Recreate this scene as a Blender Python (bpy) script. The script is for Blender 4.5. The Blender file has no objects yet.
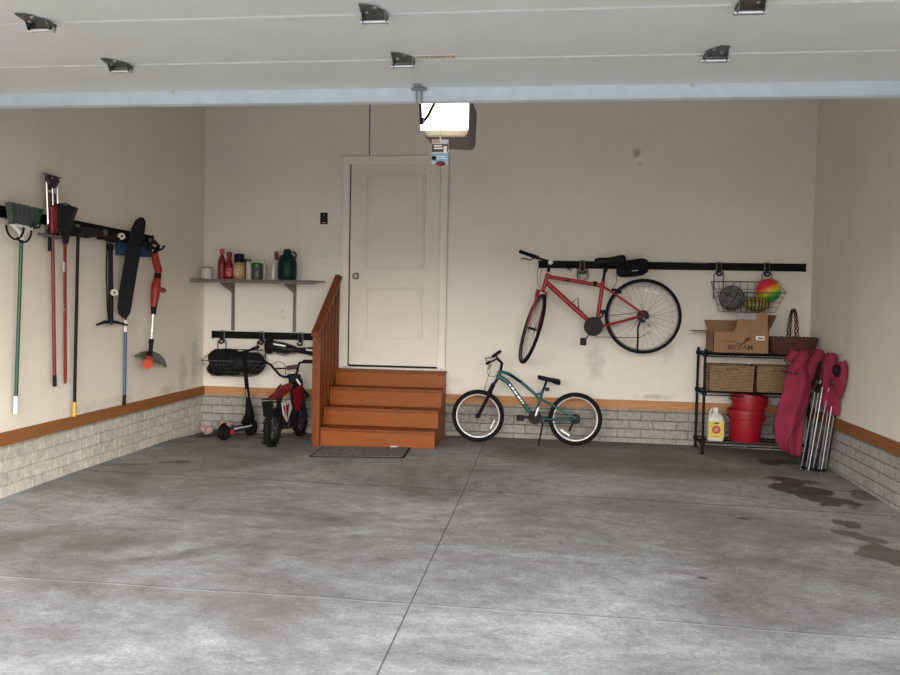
import bpy, bmesh, math, random
from mathutils import Vector, Matrix
random.seed(4)
C = bpy.context.scene.collection
V = Vector
PI = math.pi
# ------------------------------------------------------------------ camera
HCAM = 1.3656; YAW, PITCH, ROLL = -0.124634, -0.042685, 0.019291; FPX = 800.0
D, L, R_ = 7.93, 3.575, 2.434          # back wall, left wall, right wall
CEIL = 3.62; FRONT = 1.45
_f = V((math.sin(YAW)*math.cos(PITCH), math.cos(YAW)*math.cos(PITCH), math.sin(PITCH)))
_r = V((math.cos(YAW), -math.sin(YAW), 0)); _u = _r.cross(_f)
_c, _s = math.cos(ROLL), math.sin(ROLL)
_r, _u = _c*_r+_s*_u, -_s*_r+_c*_u
cam = bpy.data.cameras.new('camera'); camo = bpy.data.objects.new('camera', cam); C.objects.link(camo)
cam.sensor_width = 36; cam.lens = FPX/900*36; cam.clip_start = .05
camo.matrix_world = Matrix(((_r.x, _u.x, -_f.x, 0), (_r.y, _u.y, -_f.y, 0), (_r.z, _u.z, -_f.z, HCAM), (0, 0, 0, 1)))
bpy.context.scene.camera = camo
# ------------------------------------------------------------------ light
SKY = 5.45; EXPO = 1.36
w = bpy.data.worlds.new('overcast_sky'); bpy.context.scene.world = w; w.use_nodes = True
bg = w.node_tree.nodes['Background']; bg.inputs[1].default_value = SKY
_t = w.node_tree; _tc = _t.nodes.new('ShaderNodeTexCoord'); _sp = _t.nodes.new('ShaderNodeSeparateXYZ'); _rp = _t.nodes.new('ShaderNodeValToRGB')
_t.links.new(_tc.outputs['Generated'], _sp.inputs[0]); _t.links.new(_sp.outputs[2], _rp.inputs[0]); _t.links.new(_rp.outputs[0], bg.inputs[0])
_ma = _t.nodes.new('ShaderNodeMath'); _ma.operation = 'MULTIPLY_ADD'; _ma.use_clamp = False; _t.links.new(_sp.outputs[0], _ma.inputs[0]); _ma.inputs[1].default_value = SKY*.55; _ma.inputs[2].default_value = SKY; _t.links.new(_ma.outputs[0], bg.inputs[1])
_e = _rp.color_ramp.elements; _e[0].position = .05; _e[0].color = (.30, .28, .25, 1); _e[1].position = .9; _e[1].color = (.30, .33, .38, 1)
_m = _e.new(.095); _m.color = (1.12, 1.07, 1.0, 1); _m = _e.new(.22); _m.color = (1.0, .97, .93, 1); _m = _e.new(.40); _m.color = (.55, .57, .60, 1)
pl = bpy.data.lights.new('door_opening_daylight', 'AREA'); pl.shape = 'RECTANGLE'; pl.size = 5.4; pl.size_y = 2.35
plo = bpy.data.objects.new('door_opening_daylight', pl); C.objects.link(plo)
plo.location = (-.57, FRONT-.12, 1.2); plo.rotation_euler = (PI/2, 0, 0)
pl.cycles.is_portal = True
vs = bpy.context.scene.view_settings
vs.view_transform = 'Standard'; vs.look = 'None'; vs.exposure = EXPO; vs.gamma = 1; vs.use_curve_mapping = False
LENS_POWER = 3.5
# ------------------------------------------------------------------ pixel rays to real planes
def ray(px, py): return _f + _r*((px-450)/FPX) - _u*((py-337.5)/FPX)
O = V((0, 0, HCAM))
def P(px, py, Y): d = ray(px, py); return O + d*(Y/d.y)
def W(px, py, off=.08): d = ray(px, py); return O + d*((-L+off)/d.x)
def Z(px, py, z=0.): d = ray(px, py); return O + d*((z-HCAM)/d.z)
_gx = [-3.7, -2.5, -1, .6, 1.5, 2.6]; _gy = [-14, 1.5, 5.6, 7.2, 8.0]
_gz = [[-.25]*6, [-.02, -.01, 0, 0, -.02, -.04], [.015, .01, 0, -.01, -.02, -.04], [.0, .02, .04, .03, .015, -.02], [-.045, -.01, .035, .04, .037, .015]]
def fz(x, y):
    def loc(g, t):
        t = min(max(t, g[0]), g[-1])
        for i in range(len(g)-1):
            if t <= g[i+1]: return i, (t-g[i])/(g[i+1]-g[i])
        return len(g)-2, 1
    i, a = loc(_gx, x); j, b = loc(_gy, y)
    return (_gz[j][i]*(1-a)+_gz[j][i+1]*a)*(1-b)+(_gz[j+1][i]*(1-a)+_gz[j+1][i+1]*a)*b
# ------------------------------------------------------------------ materials
def rgb(r, g, b):
    f = lambda c: ((c/255+.055)/1.055)**2.4 if c > 10 else c/255/12.92
    return (f(r), f(g), f(b), 1)
def nt(name):
    m = bpy.data.materials.new(name); m.use_nodes = True; t = m.node_tree
    return m, t, t.nodes['Principled BSDF']
def nd(t, typ, **k):
    n = t.nodes.new(typ)
    for a, b in k.items(): setattr(n, a, b)
    return n
def val(n, i, v): n.inputs[i].default_value = v
def objco(t, scale=(1, 1, 1), rot=(0, 0, 0), loc=(0, 0, 0)):
    tc = nd(t, 'ShaderNodeTexCoord'); mp = nd(t, 'ShaderNodeMapping')
    val(mp, 'Scale', scale); val(mp, 'Rotation', rot); val(mp, 'Location', loc); t.links.new(tc.outputs['Object'], mp.inputs[0]); return mp.outputs[0]
def noise(t, co, sc, det=4, rough=.5, dist=0):
    n = nd(t, 'ShaderNodeTexNoise'); val(n, 'Scale', sc); val(n, 'Detail', det); val(n, 'Roughness', rough); val(n, 'Distortion', dist)
    t.links.new(co, n.inputs['Vector']); return n.outputs['Fac']
def ramp(t, fac, stops):
    r = nd(t, 'ShaderNodeValToRGB'); e = r.color_ramp.elements
    while len(e) < len(stops): e.new(.5)
    for q, (p, c) in zip(e, stops): q.position = p; q.color = c if len(c) == 4 else (*c, 1)
    t.links.new(fac, r.inputs[0]); return r.outputs[0]
def mix(t, fac, a, b, mode='MIX'):
    m = nd(t, 'ShaderNodeMix', data_type='RGBA', blend_type=mode)
    for i, v in ((0, fac), (6, a), (7, b)):
        if hasattr(v, 'links'): t.links.new(v, m.inputs[i])
        else: m.inputs[i].default_value = v
    return m.outputs[2]
def math_(t, op, a, b=None, c=None, clamp=False):
    m = nd(t, 'ShaderNodeMath', operation=op, use_clamp=clamp)
    for i, v in enumerate((a, b, c)):
        if v is None: continue
        if hasattr(v, 'links'): t.links.new(v, m.inputs[i])
        else: m.inputs[i].default_value = v
    return m.outputs[0]
def bump(t, bs, h, s=.3, d=.01):
    b = nd(t, 'ShaderNodeBump'); val(b, 'Strength', s); val(b, 'Distance', d); t.links.new(h, b.inputs['Height']); t.links.new(b.outputs[0], bs.inputs['Normal'])
_mc = {}
def mat(name, col, rough=.5, metal=0, var=.12, vs_=25, bmp=0, emit=None, coat=0):
    if name in _mc: return _mc[name]
    m, t, bs = nt(name); co = objco(t)
    n = noise(t, co, vs_, 3)
    k = [c*(1-var) for c in col[:3]]; q = [min(1, c*(1+var)) for c in col[:3]]
    t.links.new(ramp(t, n, [(.3, k), (.7, q)]), bs.inputs['Base Color'])
    val(bs, 'Roughness', rough); val(bs, 'Metallic', metal)
    if max(col[:3]) < .03 and not metal: val(bs, 'Specular IOR Level', .15)
    if coat: val(bs, 'Coat Weight', coat)
    if bmp: bump(t, bs, n, bmp, .003)
    if emit: val(bs, 'Emission Color', (*emit[:3], 1)); val(bs, 'Emission Strength', emit[3])
    _mc[name] = m; return m
def clear(name, col, alpha=.35, rough=.1):
    m, t, bs = nt(name); val(bs, 'Base Color', col); val(bs, 'Alpha', alpha); val(bs, 'Roughness', rough)
    n = noise(t, objco(t), 30); t.links.new(ramp(t, n, [(0, [c*.9 for c in col[:3]]), (1, col)]), bs.inputs['Base Color']); return m
# wall paint
def wall_mat(name, base, smudge=()):
    m, t, bs = nt(name); co = objco(t)
    n1 = noise(t, co, 1.1, 5, .6); n2 = noise(t, co, 160, 3)
    c = ramp(t, n1, [(.25, [x*.93 for x in base[:3]]), (.75, [min(1, x*1.05) for x in base[:3]])])
    st = noise(t, objco(t, (5, 5, 1.3)), 1.0, 6, .65, .6)
    c = mix(t, ramp(t, st, [(.60, (0, 0, 0)), (.78, (.35, .35, .35))]), c, [x*.72 for x in base[:3]]+[1])
    sep = nd(t, 'ShaderNodeSeparateXYZ'); t.links.new(co, sep.inputs[0])
    wob = noise(t, co, 14, 4)
    for (a, b, ra, rb, ax, s, colr) in smudge:
        h = sep.outputs[0 if ax == 'x' else 1]
        dx = math_(t, 'DIVIDE', math_(t, 'SUBTRACT', h, a), ra); dz = math_(t, 'DIVIDE', math_(t, 'SUBTRACT', sep.outputs[2], b), rb)
        d = math_(t, 'ADD', math_(t, 'POWER', math_(t, 'ABSOLUTE', dx), 2.), math_(t, 'POWER', math_(t, 'ABSOLUTE', dz), 2.))
        d = math_(t, 'ADD', d, math_(t, 'MULTIPLY', math_(t, 'SUBTRACT', wob, .5), 2.6))
        k = math_(t, 'MULTIPLY', math_(t, 'SUBTRACT', 1, d, clamp=True), s, clamp=True)
        c = mix(t, k, c, colr)
    t.links.new(c, bs.inputs['Base Color']); val(bs, 'Roughness', .75); bump(t, bs, n2, .12, .002)
    return m
def brick_mat(name, rot, base, k=1.):
    m, t, bs = nt(name)
    co = objco(t, rot=rot)
    b = nd(t, 'ShaderNodeTexBrick'); t.links.new(co, b.inputs['Vector']); b.offset = .5
    val(b, 'Scale', 1); val(b, 'Brick Width', .225); val(b, 'Row Height', .086); val(b, 'Mortar Size', .006); val(b, 'Mortar Smooth', .4); val(b, 'Bias', 0)
    val(b, 'Color1', [x*.93 for x in base[:3]]+[1]); val(b, 'Color2', [x*1.05 for x in base[:3]]+[1]); val(b, 'Mortar', [x*.78 for x in base[:3]]+[1])
    o = objco(t); n = noise(t, o, 28, 6, .7); n3 = noise(t, o, 3, 4)
    c = mix(t, .7, b.outputs['Color'], ramp(t, n, [(.25, (.5, .5, .5)), (.7, (1, 1, 1))]), 'MULTIPLY')
    c = mix(t, .6, c, ramp(t, n3, [(.3, (.72, .72, .72)), (.7, (1, 1, 1))]), 'MULTIPLY')
    t.links.new(c, bs.inputs['Base Color']); val(bs, 'Roughness', .95)
    h = math_(t, 'SUBTRACT', math_(t, 'MULTIPLY', n, .5), math_(t, 'MULTIPLY', b.outputs['Fac'], .9))
    bump(t, bs, h, .9, .012); return m
def wood_mat(name, base, sc=(1, 1, 1), rough=.5, dark=.6):
    m, t, bs = nt(name)
    co = objco(t, sc); n = noise(t, co, 6, 6, .6, 1.2); n2 = noise(t, co, 1.3, 3)
    c = ramp(t, n, [(.28, [x*dark for x in base[:3]]), (.55, base), (.8, [min(1, x*1.15) for x in base[:3]])])
    c = mix(t, .5, c, ramp(t, n2, [(.3, (.8, .74, .6)), (.7, (1, 1, 1))]), 'MULTIPLY')
    t.links.new(c, bs.inputs['Base Color']); val(bs, 'Roughness', rough); val(bs, 'Specular IOR Level', .2); bump(t, bs, n, .15, .002); return m
def weave_mat(name, a, b, w_=.02, h_=.008, rot=(PI/2, 0, 0)):
    m, t, bs = nt(name); co = objco(t, rot=rot)
    br = nd(t, 'ShaderNodeTexBrick'); t.links.new(co, br.inputs['Vector']); val(br, 'Scale', 1); val(br, 'Brick Width', w_); val(br, 'Row Height', h_); val(br, 'Mortar Size', .0022); val(br, 'Mortar Smooth', .6)
    val(br, 'Color1', a); val(br, 'Color2', [x*.72 for x in a[:3]]+[1]); val(br, 'Mortar', b)
    n = noise(t, objco(t), 35, 4)
    c = mix(t, .5, br.outputs[0], ramp(t, n, [(.3, (.55, .5, .45)), (.7, (1, 1, 1))]), 'MULTIPLY')
    t.links.new(c, bs.inputs['Base Color']); val(bs, 'Roughness', .8)
    bump(t, bs, math_(t, 'SUBTRACT', 1, br.outputs['Fac']), .8, .006); return m
JX, J1, J2 = -.60, 3.54, 5.77
def floor_mat():
    m, t, bs = nt('concrete'); co = objco(t)
    n1 = noise(t, objco(t, (.75, 1.15, 1), rot=(0, 0, .5)), .95, 7, .66, .7); n2 = noise(t, objco(t, (1.0, 1.5, 1), rot=(0, 0, .35)), 8, 8, .78, .5); n3 = noise(t, co, 60, 4, .75); n4 = noise(t, objco(t, (.55, 1, 1), loc=(3, 9, 0), rot=(0, 0, .45)), 1.0, 7, .68, .9)
    c = ramp(t, n1, [(.33, (.165, .158, .150)), (.5, (.315, .314, .312)), (.66, (.46, .468, .478))])
    c = mix(t, .55, c, ramp(t, n2, [(.32, (.36, .34, .32)), (.5, (.92, .92, .92)), (.66, (1.38, 1.38, 1.38))]), 'MULTIPLY')
    c = mix(t, .65, c, ramp(t, n3, [(.3, (.5, .5, .5)), (.65, (1.25, 1.25, 1.25))]), 'MULTIPLY')
    c = mix(t, ramp(t, n4, [(.50, (0, 0, 0)), (.70, (.6, .6, .6))]), c, (.14, .125, .108, 1))
    sep = nd(t, 'ShaderNodeSeparateXYZ'); t.links.new(co, sep.inputs[0]); X, Y = sep.outputs[0], sep.outputs[1]
    wob = noise(t, co, 5.5, 5, .6); wob2 = noise(t, objco(t, (.7, 0, 0)), 2.2, 3)
    # worn-in dirt along the tyre tracks
    for (cx, wd, s) in ((-2.35, .33, .30), (.95, .35, .22)):
        d = math_(t, 'DIVIDE', math_(t, 'ABSOLUTE', math_(t, 'SUBTRACT', X, cx)), wd)
        d = math_(t, 'ADD', d, math_(t, 'MULTIPLY', math_(t, 'SUBTRACT', wob, .5), 1.6))
        c = mix(t, math_(t, 'MULTIPLY', math_(t, 'SUBTRACT', 1, d, clamp=True), s), c, (.11, .10, .09, 1))
    back_shade = math_(t, 'SUBTRACT', math_(t, 'MULTIPLY', math_(t, 'SUBTRACT', Y, 5.6), .42), math_(t, 'MULTIPLY', wob, .45), clamp=True)  # shade put into the colour: floor darkens towards the back wall
    c = mix(t, math_(t, 'MULTIPLY', back_shade, .88), c, (.085, .08, .073, 1))
    # damp stains, each with its own outline
    wet = None
    def blob(px, py, a, b, ang, s, col):
        nonlocal c, wet
        p = Z(px, py); ca, sa = math.cos(ang), math.sin(ang)
        dx = math_(t, 'SUBTRACT', X, p.x); dy = math_(t, 'SUBTRACT', Y, p.y)
        u = math_(t, 'DIVIDE', math_(t, 'ADD', math_(t, 'MULTIPLY', dx, ca), math_(t, 'MULTIPLY', dy, sa)), a)
        v = math_(t, 'DIVIDE', math_(t, 'SUBTRACT', math_(t, 'MULTIPLY', dy, ca), math_(t, 'MULTIPLY', dx, sa)), b)
        d = math_(t, 'ADD', math_(t, 'MULTIPLY', u, u), math_(t, 'MULTIPLY', v, v))
        d = math_(t, 'ADD', d, math_(t, 'MULTIPLY', math_(t, 'SUBTRACT', wob, .5), 4.2))
        k = math_(t, 'MULTIPLY', math_(t, 'MULTIPLY', math_(t, 'SUBTRACT', 1.0, d), 5, clamp=True), s)
        c = mix(t, k, c, col); wet = k if wet is None else math_(t, 'MAXIMUM', wet, k)
    dk = (.034, .031, .029, 1)
    for a in ((778, 463, .20, .13, .2, .8, dk), (792, 480, .22, .14, 0, .85, (.050, .028, .026, 1)), (800, 487, .26, .16, -.5, .85, (.036, .028, .026, 1)), (826, 497, .24, .17, -.7, .8, dk), (868, 492, .16, .2, -.9, .6, dk),
              (845, 519, .10, .10, 0, .65, dk), (860, 532, .20, .07, -.7, .6, dk), (893, 552, .2, .22, .3, .75, (.08, .07, .06, 1)), (172, 463, .16, .04, .5, .7, dk), (130, 466, .2, .02, .4, .5, dk), (182, 463, .07, .05, .2, .6, dk), (745, 516, .05, .025, 0, .9, dk), (702, 576, .03, .02, 0, .8, dk)):
        blob(*a)
    # saw cut joints
    def line(A, at, wd, s, jit=0):
        nonlocal c
        d = math_(t, 'SUBTRACT', A, at)
        if jit: d = math_(t, 'ADD', d, math_(t, 'MULTIPLY', math_(t, 'SUBTRACT', wob2, .5), jit))
        k = math_(t, 'LESS_THAN', math_(t, 'ABSOLUTE', d), wd)
        c = mix(t, math_(t, 'MULTIPLY', k, s), c, (.03, .03, .03, 1)); return k
    l1 = line(X, JX, .0035, .8); l2 = line(Y, J1, .006, .40, .05); l3 = line(Y, J2, .010, .55, .08)
    # pale lip beside the nearer cross joint
    d = math_(t, 'ADD', math_(t, 'SUBTRACT', Y, J1-.012), math_(t, 'MULTIPLY', math_(t, 'SUBTRACT', wob2, .5), .05))
    k = math_(t, 'LESS_THAN', math_(t, 'ABSOLUTE', d), .006)
    c = mix(t, math_(t, 'MULTIPLY', k, .28), c, (.6, .6, .6, 1))
    t.links.new(c, bs.inputs['Base Color'])
    r = math_(t, 'SUBTRACT', math_(t, 'ADD', .62, math_(t, 'MULTIPLY', n2, .25)), math_(t, 'MULTIPLY', wet, .12))
    t.links.new(r, bs.inputs['Roughness'])
    h = math_(t, 'SUBTRACT', math_(t, 'MULTIPLY', n3, .4), math_(t, 'MAXIMUM', l1, math_(t, 'MAXIMUM', l2, l3)))
    bump(t, bs, h, .35, .004); return m
# ------------------------------------------------------------------ mesh helpers
def basis(n):
    n = V(n).normalized(); a = V((0, 0, 1)) if abs(n.z) < .95 else V((1, 0, 0))
    u = n.cross(a).normalized(); return u, n.cross(u).normalized()
STRUCT_NAMES = {'floor', 'driveway', 'street', 'lawn', 'wall_left', 'wall_back', 'wall_right', 'wall_front', 'ceiling', 'trim_1', 'trim_2', 'trim_3'}
class MB:
    def __init__(s): s.bm = bmesh.new()
    def ringv(s, pts): return [s.bm.verts.new(p) for p in pts]
    def face(s, vs):
        try: return s.bm.faces.new(vs)
        except ValueError: return None
    def loft(s, rings, caps=True, closed=False):
        rs = [s.ringv(r) for r in rings]; n = len(rs[0])
        seq = list(zip(rs, rs[1:])) + ([(rs[-1], rs[0])] if closed else [])
        for a, b in seq:
            for i in range(n): s.face([a[i], a[(i+1) % n], b[(i+1) % n], b[i]])
        if caps and not closed: s.face(rs[0][::-1]); s.face(rs[-1])
        return s
    def box(s, a, b):
        a, b = V(a), V(b); lo = V([min(a[i], b[i]) for i in range(3)]); hi = V([max(a[i], b[i]) for i in range(3)])
        return s.loft([[V((lo.x, lo.y, z)), V((hi.x, lo.y, z)), V((hi.x, hi.y, z)), V((lo.x, hi.y, z))] for z in (lo.z, hi.z)])
    def beam(s, p, q, wv, hv):           # rectangular bar from p to q, half-width vectors
        p, q, wv, hv = V(p), V(q), V(wv), V(hv)
        return s.loft([[c-wv-hv, c+wv-hv, c+wv+hv, c-wv+hv] for c in (p, q)])
    def prism(s, pts, ext):
        ext = V(ext); return s.loft([[V(p) for p in pts], [V(p)+ext for p in pts]])
    def tube(s, pts, r, n=8, closed=False):
        pts = [V(p) for p in pts]; rings = []; m = len(pts); u = None
        for i, p in enumerate(pts):
            if closed: d = pts[(i+1) % m]-pts[i-1]
            else: d = pts[min(i+1, m-1)]-pts[max(i-1, 0)]
            if d.length < 1e-9: d = V((0, 0, 1))
            d.normalize()
            if u is None: u = basis(d)[0]
            u = (u-d*u.dot(d)); u = u.normalized() if u.length > 1e-6 else basis(d)[0]
            v = d.cross(u); rr = r[i] if isinstance(r, (list, tuple)) else r
            rings.append([p+(u*math.cos(2*PI*k/n)+v*math.sin(2*PI*k/n))*rr for k in range(n)])
        return s.loft(rings, closed=closed)
    def cyl(s, p, q, r, r2=None, n=20): return s.tube([p, q], [r, r if r2 is None else r2], n)
    def lathe(s, c, prof, n=24, axis=(0, 0, 1), sx=1, sy=1):
        c = V(c); ax = V(axis).normalized()
        if abs(ax.z) > .99: u, v = V((1, 0, 0)), V((0, 1, 0))
        else: u, v = basis(ax)
        return s.loft([[c+ax*z+u*(math.cos(2*PI*k/n)*max(r, 1e-4)*sx)+v*(math.sin(2*PI*k/n)*max(r, 1e-4)*sy) for k in range(n)] for r, z in prof])
    def torus(s, c, ax, R, r, n=40, m=8, a0=0, a1=2*PI, e=None):
        c = V(c); u, v = basis(ax) if e is None else e
        full = abs(a1-a0-2*PI) < 1e-6; k = n if full else n+1
        return s.tube([c+(u*math.cos(a0+(a1-a0)*i/n)+v*math.sin(a0+(a1-a0)*i/n))*R for i in range(k)], r, m, closed=full)
    def ball(s, c, rx, ry=None, rz=None, n=20, ax=None):
        ry = rx if ry is None else ry; rz = rx if rz is None else rz; c = V(c); rings = []
        for j in range(1, n//2):
            a = PI*j/(n//2); rings.append([c+V((rx*math.sin(a)*math.cos(2*PI*k/n), ry*math.sin(a)*math.sin(2*PI*k/n), -rz*math.cos(a))) for k in range(n)])
        return s.loft(rings)
    def sheet(s, left, right, nu=10, amp=.02, freq=3, ph=0, dirn=(0, -1, 0), belly=0.):
        left = [V(p) for p in left]; right = [V(p) for p in right]; dn = V(dirn); rows = []
        for j, (a, b) in enumerate(zip(left, right)):
            rows.append([s.bm.verts.new(a.lerp(b, i/nu)+dn*(amp*math.sin(freq*2*PI*i/nu+ph+j*.55)+belly*math.sin(PI*i/nu))) for i in range(nu+1)])
        for a, b in zip(rows, rows[1:]):
            for i in range(nu): s.face([a[i], a[i+1], b[i+1], b[i]])
        return s
    def build(s, name, m, parent=None, smooth=False, bevel=0, sub=0, solid=0, label=None, seg=2):
        bmesh.ops.recalc_face_normals(s.bm, faces=s.bm.faces)
        off = V((0, 0, 0)); q = parent
        while q is not None: off += q.location; q = q.parent
        bmesh.ops.translate(s.bm, verts=s.bm.verts, vec=-off)
        org = None
        if parent is None and name not in STRUCT_NAMES:
            cs = [v.co for v in s.bm.verts]; org = sum(cs, V((0, 0, 0)))/len(cs); org.z = min(c.z for c in cs); bmesh.ops.translate(s.bm, verts=s.bm.verts, vec=-org)
        me = bpy.data.meshes.new(name); s.bm.to_mesh(me); s.bm.free()
        me.materials.append(m)
        if smooth:
            for p in me.polygons: p.use_smooth = True
        o = bpy.data.objects.new(name, me); C.objects.link(o)
        if parent is not None: o.parent = parent
        if org is not None: o.location = org
        if solid: k = o.modifiers.new('solid', 'SOLIDIFY'); k.thickness = solid; k.offset = 0
        if bevel: k = o.modifiers.new('bevel', 'BEVEL'); k.width = bevel; k.segments = seg; k.limit_method = 'ANGLE'
        if sub: k = o.modifiers.new('sub', 'SUBSURF'); k.levels = sub; k.render_levels = sub
        if smooth and not sub and hasattr(me, 'set_sharp_from_angle'): me.set_sharp_from_angle(angle=math.radians(42))
        if label: o['label'] = label
        return o
def thing(name, label, cat, loc=(0, 0, 0), group=None):
    o = bpy.data.objects.new(name, None); C.objects.link(o); o.location = V(loc); o.empty_display_size = .1
    o['label'] = label; o['category'] = cat
    if group: o['group'] = group
    return o
def tag(o, label, cat, group=None):
    o['label'] = label; o['category'] = cat
    if group: o['group'] = group
    return o
def struct(o): o['kind'] = 'structure'; return o
def words(txt, name, m, size, mtx, parent, ext=.0006):
    cu = bpy.data.curves.new(name, 'FONT'); cu.body = txt; cu.size = size; cu.extrude = ext; cu.offset = .0009; cu.align_x = 'CENTER'; cu.align_y = 'CENTER'
    o = bpy.data.objects.new(name, cu); C.objects.link(o); dg = bpy.context.evaluated_depsgraph_get(); dg.update()
    me = bpy.data.meshes.new_from_object(o.evaluated_get(dg)); bpy.data.objects.remove(o)
    me.transform(mtx); off = V((0, 0, 0)); q = parent
    while q is not None: off += q.location; q = q.parent
    me.transform(Matrix.Translation(-off)); me.materials.clear(); me.materials.append(m)
    n = bpy.data.objects.new(name, me); C.objects.link(n); n.parent = parent; return n
def frame(c, x, y):
    x = V(x).normalized(); y = V(y); y = (y-x*y.dot(x)).normalized(); z = x.cross(y); c = V(c)
    return Matrix(((x.x, y.x, z.x, c.x), (x.y, y.y, z.y, c.y), (x.z, y.z, z.z, c.z), (0, 0, 0, 1)))
# common materials
BASE = (.75, .702, .622, 1)
BLACK = mat('black_plastic', (.006, .006, .007, 1), .5)
RUB = mat('black_rubber', (.008, .008, .008, 1), .8)
STEEL = mat('bright_steel', (.55, .55, .55, 1), .28, 1)
GALV = mat('galvanised_steel', (.60, .67, .72, 1), .45, .25, .06, 12)
DKST = mat('dark_steel', (.014, .014, .014, 1), .5)
SPK = mat('spoke_steel', (.12, .12, .12, 1), .5, .3)
DER = mat('derailleur_alloy', (.22, .22, .22, 1), .45, .4)
WHITE = mat('white_plastic', (.75, .74, .72, 1), .4)
WIRE = mat('grey_wire', (.10, .10, .105, 1), .4, .6)
RED = mat('red_enamel', (.30, .006, .012, 1), .42, .0, .1, 25)
TEAL = mat('teal_enamel', (.003, .075, .072, 1), .4, .1, .15, 25)
CHROME = mat('alloy', (.62, .62, .62, 1), .3, 1)
SADDLE = mat('black_vinyl', (.008, .008, .009, 1), .5)
BCLOTH = mat('black_cloth', (.008, .008, .009, 1), .85, 0, .4, 20, .4)
REFL = mat('white_reflector', (.9, .9, .9, 1), .3)
# ------------------------------------------------------------------ structure
mb = MB(); xs = [-L-.2]+[-3.4, -3, -2.5, -2, -1.5, -1, -.2, .6, 1, 1.5, 2, 2.3, R_+.2]; ys = [FRONT-.3, 3, 4.5, 5.6, 6, 6.4, 6.8, 7.2, 7.6, D+.2]
g = [[mb.bm.verts.new((x, y, fz(x, y))) for x in xs] for y in ys]
for a, b in zip(g, g[1:]):
    for i in range(len(xs)-1): mb.face([a[i], a[i+1], b[i+1], b[i]])
lo = [[mb.bm.verts.new((x, y, -.3)) for x in (xs[0], xs[-1])] for y in (ys[0], ys[-1])]
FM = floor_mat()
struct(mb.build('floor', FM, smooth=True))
m, t, bs = nt('driveway_concrete'); n = noise(t, objco(t), 3, 6); t.links.new(ramp(t, n, [(.3, (.28, .28, .275)), (.7, (.37, .37, .365))]), bs.inputs[0]); val(bs, 'Roughness', .9)
struct(MB().box((-4.2, -4.5, -.3), (3.2, FRONT-.3, -.03)).build('driveway', m))
struct(MB().box((-40, -50, -.35), (40, -4.5, -.06)).build('street', mat('asphalt', (.07, .07, .07, 1), .9)))
struct(MB().box((-40, -4.5, -.35), (-4.2, FRONT-.3, -.05)).build('lawn', mat('grass_ground', (.05, .09, .03, 1), .95)))
struct(MB().box((3.2, -4.5, -.35), (40, FRONT-.3, -.05)).build('lawn', mat('grass_ground', (.05, .09, .03, 1))))
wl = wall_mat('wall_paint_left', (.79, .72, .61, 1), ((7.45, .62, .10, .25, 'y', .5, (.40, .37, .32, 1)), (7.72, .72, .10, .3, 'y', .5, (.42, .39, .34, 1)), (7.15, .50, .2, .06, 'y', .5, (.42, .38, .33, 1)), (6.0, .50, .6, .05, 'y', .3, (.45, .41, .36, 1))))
def wx(px, py): p = P(px, py, D); return p.x, p.z
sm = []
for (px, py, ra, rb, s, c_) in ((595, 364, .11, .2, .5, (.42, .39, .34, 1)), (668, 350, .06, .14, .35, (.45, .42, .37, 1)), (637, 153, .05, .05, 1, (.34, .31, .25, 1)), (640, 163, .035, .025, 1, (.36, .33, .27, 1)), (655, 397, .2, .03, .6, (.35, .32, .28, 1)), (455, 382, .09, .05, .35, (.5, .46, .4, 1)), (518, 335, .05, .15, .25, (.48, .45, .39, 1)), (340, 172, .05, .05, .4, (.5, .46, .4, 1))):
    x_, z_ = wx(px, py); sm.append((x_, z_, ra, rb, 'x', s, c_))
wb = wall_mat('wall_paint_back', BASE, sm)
wr = wall_mat('wall_paint_right', BASE, ((6.95, 1.0, .12, .5, 'y', .3, (.50, .47, .42, 1)), (6.6, .8, .06, .2, 'y', .3, (.8, .77, .72, 1))))
T = .14; TT, TB = .457, .369
SB = -.35
wall_left = struct(MB().box((-L-T, FRONT, TB), (-L, D+T, CEIL)).build('wall_left', wl))
wall_back = struct(MB().box((-L-T, D, TB), (R_+T, D+T, CEIL)).build('wall_back', wb))
wall_right = struct(MB().box((R_, FRONT, TB), (R_+T, D+T, CEIL)).build('wall_right', wr))
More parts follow.
